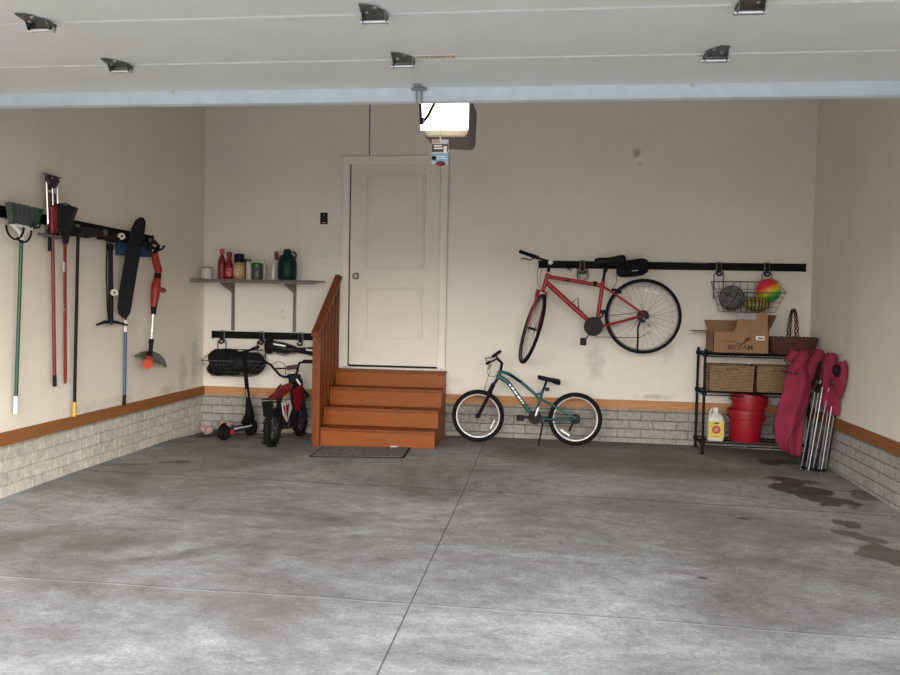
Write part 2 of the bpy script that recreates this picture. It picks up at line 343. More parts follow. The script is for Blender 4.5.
def block_mat(nm, base, side, bw=.225, mo=.6):
    m, t, bs = nt(nm); tc = nd(t, 'ShaderNodeTexCoord'); sp = nd(t, 'ShaderNodeSeparateXYZ'); cb = nd(t, 'ShaderNodeCombineXYZ')
    t.links.new(tc.outputs['Object'], sp.inputs[0]); t.links.new(sp.outputs[1 if side else 0], cb.inputs[0]); t.links.new(sp.outputs[2], cb.inputs[1])
    b = nd(t, 'ShaderNodeTexBrick'); t.links.new(cb.outputs[0], b.inputs['Vector']); b.offset = .5
    zz = math_(t, 'FRACT', math_(t, 'ADD', math_(t, 'DIVIDE', sp.outputs[2], .086), .06)); hz = math_(t, 'LESS_THAN', zz, .12)
    for k, v in (('Scale', 1), ('Brick Width', bw), ('Row Height', .086), ('Mortar Size', .005), ('Mortar Smooth', .3), ('Bias', 0.)): val(b, k, v)
    val(b, 'Color1', [x*.9 for x in base[:3]]+[1]); val(b, 'Color2', [x*1.06 for x in base[:3]]+[1]); val(b, 'Mortar', [min(1, x*mo) for x in base[:3]]+[1])
    o = tc.outputs['Object']; n = noise(t, o, 22, 6, .75); n3 = noise(t, o, 2.5, 4)
    bc = mix(t, math_(t, 'MULTIPLY', hz, .5), b.outputs['Color'], [x*.42 for x in base[:3]]+[1])
    c = mix(t, .6, bc, ramp(t, n, [(.32, (.45, .45, .45)), (.62, (1.1, 1.1, 1.1))]), 'MULTIPLY')
    c = mix(t, .5, c, ramp(t, n3, [(.3, (.72, .72, .72)), (.7, (1, 1, 1))]), 'MULTIPLY')
    t.links.new(c, bs.inputs['Base Color']); val(bs, 'Roughness', .95)
    bump(t, bs, math_(t, 'SUBTRACT', math_(t, 'MULTIPLY', n, .8), math_(t, 'MULTIPLY', b.outputs['Fac'], .9)), 1, .02); return m
BC = (.66, .62, .53, 1)
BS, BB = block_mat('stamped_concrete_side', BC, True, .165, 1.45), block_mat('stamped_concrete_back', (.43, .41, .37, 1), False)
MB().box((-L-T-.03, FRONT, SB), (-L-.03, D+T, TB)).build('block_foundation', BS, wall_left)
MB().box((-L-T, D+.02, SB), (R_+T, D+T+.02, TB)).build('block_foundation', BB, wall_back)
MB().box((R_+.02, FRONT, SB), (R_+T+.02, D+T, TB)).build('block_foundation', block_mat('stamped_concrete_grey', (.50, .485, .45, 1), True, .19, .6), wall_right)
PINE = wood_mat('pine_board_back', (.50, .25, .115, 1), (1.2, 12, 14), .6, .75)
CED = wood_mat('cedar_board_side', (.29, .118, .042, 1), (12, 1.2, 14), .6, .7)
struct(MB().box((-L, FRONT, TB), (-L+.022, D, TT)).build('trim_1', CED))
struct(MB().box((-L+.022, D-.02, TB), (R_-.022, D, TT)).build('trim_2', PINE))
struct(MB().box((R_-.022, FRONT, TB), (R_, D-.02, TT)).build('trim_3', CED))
CM = wall_mat('ceiling_paint', (.7, .68, .64, 1))
struct(MB().box((-L-T, FRONT-.2, CEIL), (R_+T, D+T, CEIL+.15)).build('ceiling', CM))
wf = MB().box((-L-T, FRONT-.2, SB), (-3.28, FRONT, CEIL)).box((2.14, FRONT-.2, SB), (R_+T, FRONT, CEIL)).box((-3.28, FRONT-.2, 2.36), (2.14, FRONT, CEIL))
struct(wf.build('wall_front', CM))
# drywall seam drawn as a thin raised tube, down to the door casing
x_, z_ = wx(369.5, 157)
tag(MB().tube([(x_, D-.006, z_), (x_-.004, D-.006, 3.3), (x_-.006, D-.006, CEIL)], .006, 6).build('wall_seam', mat('grey_seam', (.2, .19, .17, 1), .6)), 'thin grey seam line running straight down the wall to the top of the door casing', 'cable')
# ------------------------------------------------------------------ entry door
DP = mat('door_paint', (.70, .645, .555, 1), .5, 0, .04, 3)
door = bpy.data.objects.new('door_1', None); C.objects.link(door); door.location = (-1.57, D, .71); struct(door)
dl, dr, dz0, dz1 = -2.025, -1.12, .715, 2.74
DP2 = mat('door_casing_paint', (.74, .69, .605, 1), .5, 0, .04, 3)
mb = MB()
mb.box((dl-.10, D-.018, .60), (dl-.012, D, 2.74)); mb.box((dr+.012, D-.018, .60), (dr+.085, D, 2.74)); mb.box((dl-.10, D-.018, 2.74), (dr+.085, D, 2.825))
mb.box((dl-.10, D-.026, .60), (dl-.082, D, 2.825)); mb.box((dr+.068, D-.026, .60), (dr+.085, D, 2.825)); mb.box((dl-.10, D-.026, 2.808), (dr+.085, D, 2.825))
mb.build('door_casing', DP2, door, bevel=.003)
mb = MB(); DF = D-.006
mb.box((dl, DF, dz0), (dr, D+.0, dz1))
slab = mb.build('door_slab', DP, door)
# raised mouldings around the two panels, and dark gaps
def pxz(px, py): p = P(px, py, DF); return p.x, p.z
mb = MB()
for (a, b) in (((367, 175), (424, 270)), ((367, 287), (422, 340))):
    x0, z1 = pxz(*a); x1, z0 = pxz(*b)
    for k, (ins, d) in enumerate(((0, .010), (.022, .006))):
        X0, X1, Z0, Z1 = x0+ins, x1-ins, z0+ins, z1-ins; w_ = .010
        mb.box((X0, DF-d, Z0), (X0+w_, DF, Z1)); mb.box((X1-w_, DF-d, Z0), (X1, DF, Z1)); mb.box((X0, DF-d, Z0), (X1, DF, Z0+w_)); mb.box((X0, DF-d, Z1-w_), (X1, DF, Z1))
    mb.box((x0+.03, DF-.004, z0+.03), (x1-.03, DF, z1-.03))
mb.build('panel_moulding', DP, slab, bevel=.002)
GAP = mat('dark_weatherstrip', (.02, .018, .016, 1), .8)
MB().box((dl-.012, D-.004, dz0), (dl, D+.01, dz1+.012)).box((dl, D-.004, dz1), (dr+.012, D+.01, dz1+.012)).build('weatherstrip', GAP, door)
MB().box((dl, DF-.006, dz0-.006), (dr, D, dz0+.012)).build('door_sweep', GAP, slab)
MB().box((dl-.05, D-.05, .675), (dr+.05, D, .708)).build('threshold', mat('threshold_alu', (.5, .48, .44, 1), .5, .3), door)
kx, kz = pxz(356.5, 276)
MB().lathe((kx, DF, kz), [(.033, 0), (.033, .006), (.012, .012), (.012, .03), (.026, .038), (.030, .052), (.022, .062), (.001, .064)], 20, (0, -1, 0)).build('door_knob', mat('satin_nickel', (.20, .17, .13, 1), .35, 1), slab, smooth=True)
# ------------------------------------------------------------------ overhead door
DZ = 2.46; DY = 4.09
GP = mat('overhead_door_paint', (.60, .605, .585, 1), .45, 0, .03, 4)
gd = bpy.data.objects.new('door_2', None); C.objects.link(gd); gd.location = (-.57, 3, DZ); struct(gd)
seams = [DY, 3.60, 3.03, 2.47, 1.90]
for i in range(4):
    y1, y0 = seams[i]-.0, seams[i+1]
    mb = MB()
    mb.loft([[V((x, y0+.004, DZ)), V((x, y1-.004, DZ)), V((x, y1-.004, DZ+.045)), V((x, y0+.004, DZ+.045))] for x in (-3.22, 2.1)])
    mb.build('door_section', GP, gd, bevel=.006)
    # shallow stiffening rib next to the seam
    if i < 3: MB().box((-3.2, y0+.006, DZ-.002), (2.08, y0+.013, DZ+.002)).build('seam_rib', mat('overhead_lip_paint', (.68, .68, .66, 1), .45), gd)
mb = MB().box((-3.22, DY-.012, DZ-.064), (2.1, DY+.03, DZ+.01)).box((-3.22, DY-.018, DZ-.004), (2.1, DY+.035, DZ+.004)).box((-3.22, DY-.018, DZ-.068), (2.1, DY+.035, DZ-.062))
mb.build('stiffening_strut', GALV, gd)
for (px, py, s) in ((38, 22, 1), (373, 15, 1), (745, 7, 1), (117, 64, 0), (402, 61, 0), (713, 53, 0)):
    y = (seams[2] if s else seams[1])+.025; x = Z(px+2.5, py, DZ).x; k = -1 if px < 450 else 1
    mb = MB()
    mb.prism([V((x-.045, y-.075, DZ-.002)), V((x+.045, y-.075, DZ-.002)), V((x+.045, y+.01, DZ-.002)), V((x-.045, y+.01, DZ-.002))], (0, 0, -.004))
    mb.prism([V((x-.045, y-.07, DZ-.002)), V((x+.045, y-.07, DZ-.002)), V((x+(.0 if k < 0 else .04), y-.13, DZ-.002)), V((x-(.035 if k < 0 else .0), y-.14, DZ-.002))], (0, 0, -.005))
    for sx in (-.045, .045): mb.prism([V((x+sx, y-.07, DZ-.004)), V((x+sx, y+.0, DZ-.004)), V((x+sx, y-.01, DZ-.036)), V((x+sx, y-.05, DZ-.036))], (.004, 0, 0))
    hg = mb.build('hinge', mat('worn_hinge_steel', (.13, .135, .125, 1), .45, .8, .4, 60), gd)
    MB().cyl((x-.055, y-.03, DZ-.03), (x+.055, y-.03, DZ-.03), .010, n=10).build('hinge_pin', STEEL, hg, smooth=True)
    mb = MB()
    for bx, by in ((-.02, -.115), (.02, -.07)): mb.lathe((x+bx*k, y+by, DZ-.008), [(.008, 0), (.008, -.004), (.003, -.007)], 8)
    mb.build('bolt', STEEL, hg)
a = Z(415, 57.5, DZ); b = Z(455, 54, DZ)
MB().box((a.x, seams[1]-.055, DZ-.003), (b.x, seams[1]-.005, DZ+.001)).build('paper_label', mat('yellowed_label', (.62, .56, .47, 1), .7), gd)
mb = MB(); random.seed(3)
x = a.x+.012
while x < b.x-.015:
    ww = random.uniform(.006, .012); mb.box((x, seams[1]-.034, DZ-.0038), (x+ww, seams[1]-.024, DZ-.003)); x += ww+random.choice((.003, .003, .012))
mb.box((a.x+.002, seams[1]-.050, DZ-.0038), (b.x-.002, seams[1]-.042, DZ-.003))
mb.build('label_print', mat('faded_brown_print', (.22, .13, .09, 1), .7), gd)
for px in (172.5, 692):   # small screws on the strut
    q = Z(px, 91 if px < 400 else 84.5, DZ)
    MB().lathe((q.x, DY-.019, DZ-.008), [(.009, 0), (.009, .005), (.004, .008)], 10, (0, -1, 0)).build('screw', STEEL, gd)
# operator bracket and arm
q = Z(422, 92, DZ)
mb = MB().box((q.x-.018, DY-.10, DZ-.008), (q.x+.018, DY, DZ)).box((q.x-.04, DY-.035, DZ-.016), (q.x+.04, DY-.02, DZ-.004)).box((q.x-.016, DY-.03, DZ-.07), (q.x-.010, DY+.03, DZ)).box((q.x+.010, DY-.03, DZ-.07), (q.x+.016, DY+.03, DZ))
mb.build('arm_bracket', mat('bracket_steel', (.3, .3, .3, 1), .4, .8), gd)
for s in (-1, 1): MB().box((s*2.68-.57-.03, FRONT+.05, DZ+.0), (s*2.68-.57+.03, DY, DZ+.06)).build('side_track', GALV, gd)
# ------------------------------------------------------------------ opener with lamp
ox, oy = -.655, 4.78
op = thing('garage_door_opener', 'grey ceiling-hung garage door opener with a glowing white lamp lens', 'garage door opener', (ox, oy, 2.34))
BODY = mat('opener_body', (.13, .12, .105, 1), .6)
hxr = P(470.5, 125, oy+.20).x
mb = MB()
mb.loft([[V((x, y, z)) for x, y in ((-.79+i, oy-.02), (-.50-i, oy-.02), (-.50-i, oy+.40), (-.79+i, oy+.34))] for z, i in ((P(448, 138, oy).z, .03), (P(448, 136, oy).z+.008, .008), (2.60, 0))])
mb.build('housing', BODY, op, bevel=.015)
mb = MB()
zl = P(445, 130.5, 4.64).z; a0, a1 = P(420.5, 120, 4.64).x, P(468, 120, 4.64).x
prof = [(oy-.115, zl+.012), (oy-.135, zl+.002), (oy-.145, zl+.008), (oy-.145, 2.60), (oy-.115, 2.61)]
mb.loft([[V((x, y, z)) for y, z in prof] for x in (a0, a1)])
lens = mb.build('lamp_lens', mat('glowing_lens', (.9, .88, .8, 1), .5, emit=(1, .86, .62, LENS_POWER)), op, bevel=.006)
mb = MB()
for i in range(5): mb.box((-.775+i*.024, oy-.1465, zl+.022), (-.768+i*.024, oy-.135, zl+.029))
mb.build('vent_slot', BODY, lens)
mb = MB().box((-.51, oy-.10, 2.56), (-.44, oy-.09, 2.575)).box((-.48, oy-.11, 2.55), (-.45, oy-.09, 2.60)); mb.build('mounting_bracket', mat('bracket_steel', (.3, .3, .3, 1)), op)
for x in (-.79, -.53):
    for y in (oy+.0, oy+.16): MB().box((min(x, hxr-.03)-.012, y, 2.59), (min(x, hxr-.03)+.012, y+.004, CEIL+.002)).build('hanger_strap', GALV, op)
MB().box((ox-.03, FRONT+.0, 2.62), (ox+.03, oy+.1, 2.66)).build('drive_rail', GALV, op)
A = V((q.x, DY+.01, DZ-.03)); B_ = P(422, 122, 4.45); Cc = P(440, 96, 4.55)
mb = MB().beam(A+V((0, 0, -.01)), P(421, 118, 4.40), (.006, 0, 0), (0, .012, 0)).tube([P(423, 122, 4.42), P(428, 116, 4.45), P(436, 100, 4.5), V((ox, 4.55, 2.63))], .009, 8).tube([P(420, 124, 4.41), P(424, 121, 4.43), P(433, 107, 4.5), V((ox-.01, 4.55, 2.63))], .005, 6)
mb.lathe(P(422, 121, 4.41), [(.02, -.01), (.02, .01)], 12, (1, 0, 0))
mb.build('door_arm', DKST, op)
tg = thing('hanging_release_tag', 'printed card tag hanging on a white cord with a dark red release handle', 'tag', P(440, 165, 4.5))
MB().tube([P(440.3, 141, 4.5), P(440.8, 120, 4.5), V((P(441, 100, 4.5).x, 4.5, 2.62))], .004, 6).build('cord', mat('white_cord', (.8, .72, .5, 1), .8), tg)
a, b = P(431.5, 164, 4.5), P(448.5, 139.5, 4.5)
MB().box((a.x, 4.498, a.z), (b.x, 4.5, b.z)).build('card', mat('tag_card', (.62, .60, .58, 1), .5), tg)
def cardpatch(x0, y0, x1, y1, nm, m):
    a, b = P(x0, y1, 4.497), P(x1, y0, 4.497); MB().box((a.x, 4.4968, a.z), (b.x, 4.498, b.z)).build(nm, m, tg)
cardpatch(431.8, 144, 448, 152, 'black_print', mat('tag_black', (.06, .055, .05, 1), .5)); cardpatch(431.8, 153.5, 448.4, 161.5, 'blue_print', mat('tag_blue', (.22, .42, .62, 1), .5)); cardpatch(431.8, 140.3, 440, 143, 'tan_print', mat('tag_tan', (.45, .30, .18, 1), .5))
mb = MB()
for (x0, y0, x1, y1) in ((434, 145, 442, 146.6), (434, 147.5, 443, 149), (443.5, 146, 446.8, 153), (436, 156, 445, 157), (436, 158, 447, 159)):
    a, b = P(x0, y1, 4.495), P(x1, y0, 4.495); mb.box((a.x, 4.4955, a.z), (b.x, 4.4968, b.z))
mb.build('white_print', mat('tag_white', (.8, .78, .74, 1), .5), tg)
p = P(434, 158, 4.495); MB().lathe(p, [(.012, -.0012), (.012, .001)], 12, (0, -1, 0), 1.2).build('round_print', BLACK, tg)
p = P(440.5, 163.7, 4.48); MB().ball(p, .028, .014, .013).build('release_handle', mat('dark_red_handle', (.16, .01, .02, 1), .4), tg, smooth=True)
# ------------------------------------------------------------------ wall plates
def plate(px, py, w_, h_, name, m, label, cat):
    c_ = P(px, py, D); o = thing(name, label, cat, (c_.x, D, c_.z))
    MB().box((c_.x-w_/2, D-.007, c_.z-h_/2), (c_.x+w_/2, D, c_.z+h_/2)).build('cover_plate', m, o, bevel=.003); return o, c_
PW = mat('plate_white', (.68, .65, .60, 1), .45)
o, c_ = plate(324, 218.5, .078, .118, 'door_control', BLACK, 'black push-button door control on the wall left of the door', 'switch')
MB().box((c_.x-.02, D-.014, c_.z-.018), (c_.x+.02, D-.006, c_.z+.018)).build('push_button', mat('dark_button', (.02, .02, .022, 1), .3), o, bevel=.002)
MB().lathe((c_.x, D-.0075, c_.z+.034), [(.006, 0), (.003, .003)], 10, (0, -1, 0)).build('indicator', mat('pale_indicator', (.4, .4, .38, 1), .4), o)
MB().box((c_.x-.018, D-.0085, c_.z-.046), (c_.x+.018, D-.007, c_.z-.040)).build('white_print', PW, o)
o, c_ = plate(325, 251.5, .072, .115, 'light_switch', PW, 'white rocker light switch below the black door control', 'switch')
MB().box((c_.x-.012, D-.013, c_.z-.028), (c_.x+.012, D-.006, c_.z+.028)).build('rocker', PW, o, bevel=.002)
o, c_ = plate(283, 314, .072, .115, 'wall_outlet', PW, 'white double power outlet below the wall shelf', 'outlet')
for s in (-1, 1):
    r_ = MB().lathe((c_.x, D-.007, c_.z+s*.024), [(.017, 0), (.017, .003)], 16, (0, -1, 0)).build('socket', PW, o)
    MB().box((c_.x-.008, D-.0108, c_.z+s*.024-.006), (c_.x-.005, D-.01, c_.z+s*.024+.006)).box((c_.x+.005, D-.0108, c_.z+s*.024-.006), (c_.x+.008, D-.01, c_.z+s*.024+.006)).build('slot', GAP, r_)
# ------------------------------------------------------------------ steps
STW = wood_mat('orange_stained_step_wood', (.27, .074, .012, 1), (1.5, 10, 14), .42, .72)
STT = wood_mat('orange_stained_tread_wood', (.20, .052, .012, 1), (1.5, 12, 10), .42, .6)
STR = wood_mat('orange_stained_rail_wood', (.19, .048, .010, 1), (12, 12, 1.5), .42, .6)
st = thing('wooden_steps', 'orange-stained wooden steps with a handrail leading up to the white door', 'steps', (-1.55, 7.5, .03))
x0, x1 = -2.125, -1.022
tops = [.69, .53, .36, .195]; fronts = [7.80, 7.585, 7.375, 7.17]; zb = .035
ystart = D
for i, (tz, fy) in enumerate(zip(tops, fronts)):
    zbot = (tops[i+1]-.0 if i < 3 else zb-.015)
    MB().box((x0, fy, zbot-.02 if i < 3 else zbot), (x1, fy+.02, tz-.028 if i else tz-.028)).build('riser', STW, st, bevel=.002)
    MB().box((x0, fy-.012 if i else fy, tz-.028), (x1+.006, (fronts[i-1] if i else D-.02), tz)).build('tread', STT, st, bevel=.004)
pts = [(7.19, zb-.03), (7.19, tops[3]-.03), (7.395, tops[3]-.03), (7.395, tops[2]-.03), (7.605, tops[2]-.03), (7.605, tops[1]-.03), (7.82, tops[1]-.03), (7.82, tops[0]-.03), (D-.02, tops[0]-.03), (D-.02, zb-.03)]
for x in (x0, x1-.02): MB().prism([V((x, y, z)) for y, z in pts], (.02, 0, 0)).build('side_panel', STW, st)
# railing, posts stand outside the left side panel
rx = x0-.040
zf_, zk_ = P(313, 331, 7.15).z-.035, P(341, 276, D-.03).z-.035
def railz(y): return zf_+(y-7.15)*((zk_-zf_)/(D-.03-7.15))
mb = MB().box((rx, 7.125, zb-.02), (rx+.075, 7.168, railz(7.15)-.02)); mb.build('newel_post', STR, st, bevel=.004)
for y in (7.235, 7.35, 7.465, 7.58, 7.695, 7.81, 7.89): MB().box((rx, y-.019, tops[min(3, max(0, int((D-y)/.215)))]-.12), (rx+.038, y+.019, railz(y)-.03)).build('baluster', STR, st, bevel=.003)
mb = MB().beam((rx+.019, 7.13, railz(7.13)-.02), (rx+.019, D-.002, railz(D-.02)-.02), (.019, 0, 0), (0, 0, .045)).beam((rx+.025, 7.12, railz(7.12)+.025), (rx+.025, D-.002, railz(D-.02)+.025), (.038, 0, 0), (0, 0, .019))
mb.build('handrail', STR, st, bevel=.004)
MB().beam((rx+.017, 7.17, .12), (rx+.017, D-.03, .62), (.017, 0, 0), (0, 0, .07)).build('lower_rail', STR, st)
tag(MB().box(Z(392, 446, .04)+V((0, 0, 0)), Z(397.5, 448, .04)+V((0, 0, .012))).build('paper_scrap', WHITE, bevel=.003), 'tiny white paper scrap on the floor at the bottom step', 'litter')
# mat
m, t, bs = nt('doormat_pile'); n = noise(t, objco(t), 75, 3, .8); t.links.new(ramp(t, n, [(.35, (.05, .047, .05)), (.52, (.13, .12, .125)), (.66, (.38, .35, .36))]), bs.inputs[0]); val(bs, 'Roughness', 1); bump(t, bs, n, 1, .01)
dm = thing('doormat', 'dark grey speckled doormat on the floor in front of the steps', 'doormat', (-1.66, 6.98, .02))
c4 = [Z(309, 455.5, .035), Z(404, 457.5, .035), Z(411, 447.5, .045), Z(322, 445.5, .045)]
for p in c4: p.z = fz(p.x, p.y)+.004
cc = sum(c4, V((0, 0, 0)))/4
MB().prism([cc.lerp(p, .96)+V((0, 0, .0)) for p in c4], (0, 0, .010)).build('pile', m, dm, bevel=.003)
MB().prism(c4, (0, 0, .006)).build('rubber_edge', RUB, dm, bevel=.002)
# ------------------------------------------------------------------ wall rails
RAILM = mat('black_rail', (.004, .004, .005, 1), .6)
def rail_back(x0, x1, z, label):
    o = thing('wall_rail', label, 'rail', ((x0+x1)/2, D, z))
    MB().box((x0, D-.012, z-.036), (x1, D, z+.036)).box((x0, D-.028, z+.022), (x1, D-.012, z+.036)).box((x0, D-.028, z-.036), (x1, D-.012, z-.022)).build('track', RAILM, o, bevel=.003)
    for x in (x0, x1): MB().box((x-.006, D-.032, z-.04), (x+.006, D, z+.04)).build('end_cap', BLACK, o, bevel=.003)
    return o
RZ = 1.765; ra = rail_back(-.125, 2.365, RZ, 'long black storage rail on the wall holding the red bicycle')
MB().box((P(690, 266, D).x, D-.0295, RZ+.028), (P(706, 266, D).x, D-.028, RZ+.031)).build('printed_mark', mat('rail_print', (.3, .3, .3, 1), .5), ra)
RZ2 = .997; rail_back(-3.47, -2.23, RZ2, 'shorter black storage rail below the wall shelf, behind the steps railing')
lr = thing('wall_rail', 'black tool rail along the side wall holding brooms, pump and trimmer', 'rail', (-L, 5.8, 1.895))
def rz3(y): return 1.905+(y-4.79)*(-.012)
ya, yb = 4.35, 6.80
MB().beam((-L+.008, ya, rz3(ya)), (-L+.008, yb, rz3(yb)), (.008, 0, 0), (0, 0, .036)).beam((-L+.02, ya, rz3(ya)+.029), (-L+.02, yb, rz3(yb)+.029), (.01, 0, 0), (0, 0, .008)).beam((-L+.02, ya, rz3(ya)-.029), (-L+.02, yb, rz3(yb)-.029), (.01, 0, 0), (0, 0, .008)).build('track', RAILM, lr)
MB().box((-L, yb-.006, rz3(yb)-.04), (-L+.034, yb+.006, rz3(yb)+.04)).build('end_cap', BLACK, lr)
# rail hook for the back wall
def hook(px, z, rest=None, grp=None, label=''):
    x = P(px, 265 if z > 1.5 else 336, D-.06).x
    o = thing('rail_hook', label, 'hook', (x, D-.03, z), grp)
    MB().box((x-.026, D-.042, z-.055), (x+.026, D-.030, z+.045)).build('hook_plate', mat('grey_hook_plate', (.14, .14, .14, 1), .45), o, bevel=.004)
    MB().loft([[V((x-.018, D-.056, zz)), V((x+.018, D-.056, zz)), V((x+.018, D-.042, zz)), V((x-.018, D-.042, zz))] for zz in (z-.06, z+.03)]).torus((x, D-.066, z-.06), (0, 1, 0), .026, .009, 20, 6, PI, 2*PI, (V((1, 0, 0)), V((0, 0, 1)))).build('hook_arm', BLACK, o)
    return o, x
# ------------------------------------------------------------------ wire basket
def wire_basket(name, label, grp, hooks, back, front, bottomz, z, lab2):
    # back rim / front rim / bottom as 3d corner lists
    o = thing(name, label, 'basket', (sum(p.x for p in back)/2, D-.12, bottomz), grp)
    bl, br = back; fl, fr = front
    mb = MB().tube([bl, br, fr, fl], .005, 6, closed=True)
    mb.build('rim', WIRE, o)
    cx = (bl.x+br.x)/2; hw = (br.x-bl.x)/2*.74
    Bl, Br = V((cx-hw, bl.y, bottomz)), V((cx+hw, br.y, bottomz)); Fl, Fr = V((cx-hw, fl.y+.06, bottomz)), V((cx+hw, fl.y+.06, bottomz))
    mb = MB(); n = 9
    for i in range(n+1):
        k = i/n
        mb.tube([bl.lerp(br, k), Bl.lerp(Br, k), Fl.lerp(Fr, k), fl.lerp(fr, k)], .0025, 5)
    for k in (.25, .5, .75):
        mb.tube([bl.lerp(Bl, k), br.lerp(Br, k), fr.lerp(Fr, k), fl.lerp(Fl, k)], .0022, 5, closed=True)
    for k in (0, .33, .66, 1): mb.tube([Bl.lerp(Fl, k), Br.lerp(Fr, k)], .0025, 5)
    mb.build('wire_mesh', WIRE, o)
    for x in hooks:
        MB().tube([(x-.044, D-.045, bl.z-.17), (x-.044, D-.05, bl.z+.07), (x-.03, D-.06, bl.z+.095), (x+.03, D-.06, bl.z+.095), (x+.044, D-.05, bl.z+.07), (x+.044, D-.045, bl.z-.17)], .0055, 6).build('hanging_loop', WIRE, o)
    return o
h1, hx1 = hook(719.5, RZ, label='black rail hook carrying the left side of the ball basket'); h2, hx2 = hook(767.5, RZ, label='black rail hook carrying the right side of the ball basket')
bz = P(740, 281.5, D-.05).z
bk = (P(711, 281.5, D-.05), P(777.5, 282, D-.05)); fr_ = (P(715, 292, D-.36), P(786, 293, D-.36))
fr_[0].x = bk[0].x-.0
wire_basket('wire_basket', 'grey wire basket of balls hanging from the wall rail above the shelf rack', None, (hx1, hx2), bk, fr_, P(745, 312, D-.25).z, RZ, '')
# balls
m, t, bs = nt('rainbow_rubber'); co = objco(t, rot=(0, math.radians(30), 0)); sp = nd(t, 'ShaderNodeSeparateXYZ'); t.links.new(co, sp.inputs[0])
f_ = math_(t, 'ADD', math_(t, 'MULTIPLY', sp.outputs[2], -4.2), .5)
t.links.new(ramp(t, f_, [(0, (.55, .02, .10)), (.28, (.72, .02, .03)), (.45, (.75, .3, .02)), (.55, (.65, .55, .02)), (.7, (.05, .42, .03)), (.88, (.01, .30, .04)), (1, (.02, .10, .2))]), bs.inputs[0]); val(bs, 'Roughness', .4)
BLY = D-.19
def ball_at(px, py, rpx, Y): c_ = P(px, py, Y); return c_, rpx/FPX*(c_-O).dot(_f)
def seams_on(c_, r, m, par, tilt):
    Rm = Matrix.Rotation(tilt, 3, 'Y')
    mb = MB()
    for ax in ((1, 0, 0), (0, 1, 0), (0, .0, 1)): mb.torus(c_, Rm @ V(ax), r*1.0, .0035, 40, 5)
    for s in (-1, 1):
        e = Rm @ V((s, 0, 0)); mb.torus(V(c_)+e*r*.55, e, r*.84, .003, 32, 5)
    mb.build('seam', m, par)
c_, r = ball_at(732, 298, 12.3, BLY)
bb = thing('basketball', 'worn dark grey basketball, leftmost in the hanging wire basket', 'ball', c_-V((0, 0, r)))
MB().ball(c_, r, n=28).build('ball_skin', mat('grey_basketball_rubber', (.13, .13, .13, 1), .7, 0, .4, 30, .5), bb, smooth=True); seams_on(c_, r, BLACK, bb, .5)
c_, r = ball_at(768.5, 290.5, 12, BLY+.03)
rb = thing('playground_ball', 'rainbow-coloured ball on top of the others in the hanging wire basket', 'ball', c_-V((0, 0, r)))
MB().ball(V((0, 0, 0))+c_, r, n=28).build('ball_skin', m, rb, smooth=True)
for ch in rb.children: ch.location = V((0, 0, r)); ch.data.transform(Matrix.Translation((0, 0, -r)))
c_, r = ball_at(757, 304.5, 12.5, BLY-.05)
m, t, bs = nt('yellow_black_foam'); co = objco(t); wv = nd(t, 'ShaderNodeTexWave'); t.links.new(co, wv.inputs[0]); val(wv, 'Scale', 10); val(wv, 'Distortion', 1.)
sp = nd(t, 'ShaderNodeSeparateXYZ'); t.links.new(co, sp.inputs[0])
c1 = mix(t, ramp(t, wv.outputs[1], [(.45, (0, 0, 0)), (.55, (1, 1, 1))]), (.02, .02, .02, 1), (.34, .25, .02, 1))
c2 = mix(t, ramp(t, math_(t, 'ADD', math_(t, 'MULTIPLY', sp.outputs[2], 7), .0, clamp=True), [(.75, (0, 0, 0)), (.95, (1, 1, 1))]), c1, (.42, .30, .03, 1)); t.links.new(c2, bs.inputs[0])
tag(MB().ball(c_, r*1.05, r*.62, r*.58, n=26).build('football', m, smooth=True), 'yellow and black patterned oval ball lying between the other two in the wire basket', 'ball')
# ------------------------------------------------------------------ black basket below shelf
h3, hx3 = hook(221.5, RZ2, label='black hook on the lower rail, farthest left, carrying the black basket'); h4, hx4 = hook(261, RZ2, label='black hook on the lower rail beside the end of the hoverboard, middle of three')
h5, hx5 = hook(300, RZ2, label='black hook on the lower rail above the hoverboard, closest to the steps')
bk = (P(212, 349, D-.05), P(266, 350, D-.05)); fr_ = (P(201.5, 360.5, D-.36), P(264, 361.5, D-.36))
bk[0].x = max(bk[0].x, -3.43); fr_[0].x = max(fr_[0].x, -3.44); fr_[1].x = P(267.5, 361, D-.36).x
wire_basket('wire_basket', 'grey wire basket stuffed with black bags hanging left of the steps', None, (hx3, hx4), bk, fr_, P(240, 376, D-.25).z, RZ2, '')
def lump(name, c_, rx, ry, rz, seed, m, label, cat, amp=.18, par=None):
    random.seed(seed); mb = MB(); mb.ball((0, 0, 0), 1, n=22)
    ph = [(V((random.uniform(-1, 1), random.uniform(-1, 1), random.uniform(-1, 1)))*3.2, random.uniform(0, 6)) for _ in range(7)]
    for v in mb.bm.verts:
        k = 1+amp*sum(math.sin(v.co.dot(q)+p) for q, p in ph)/3
        v.co = V((v.co.x*rx*k, v.co.y*ry*k, v.co.z*rz*k))+V(c_)
    o = mb.build(name, m, par, smooth=True, sub=1)
    if label: tag(o, label, cat)
    return o
lump('equipment_bag', P(223.5, 364.5, D-.20), .20, .145, .135, 5, BCLOTH, 'black cloth bag filling the left half of the lower wire basket', 'bag', .3)
lump('equipment_bag', P(248, 363.5, D-.20), .18, .14, .14, 9, mat('black_nylon', (.012, .012, .014, 1), .6, 0, .3, 30, .3), 'black nylon bag filling the right half of the lower wire basket', 'bag', .3)
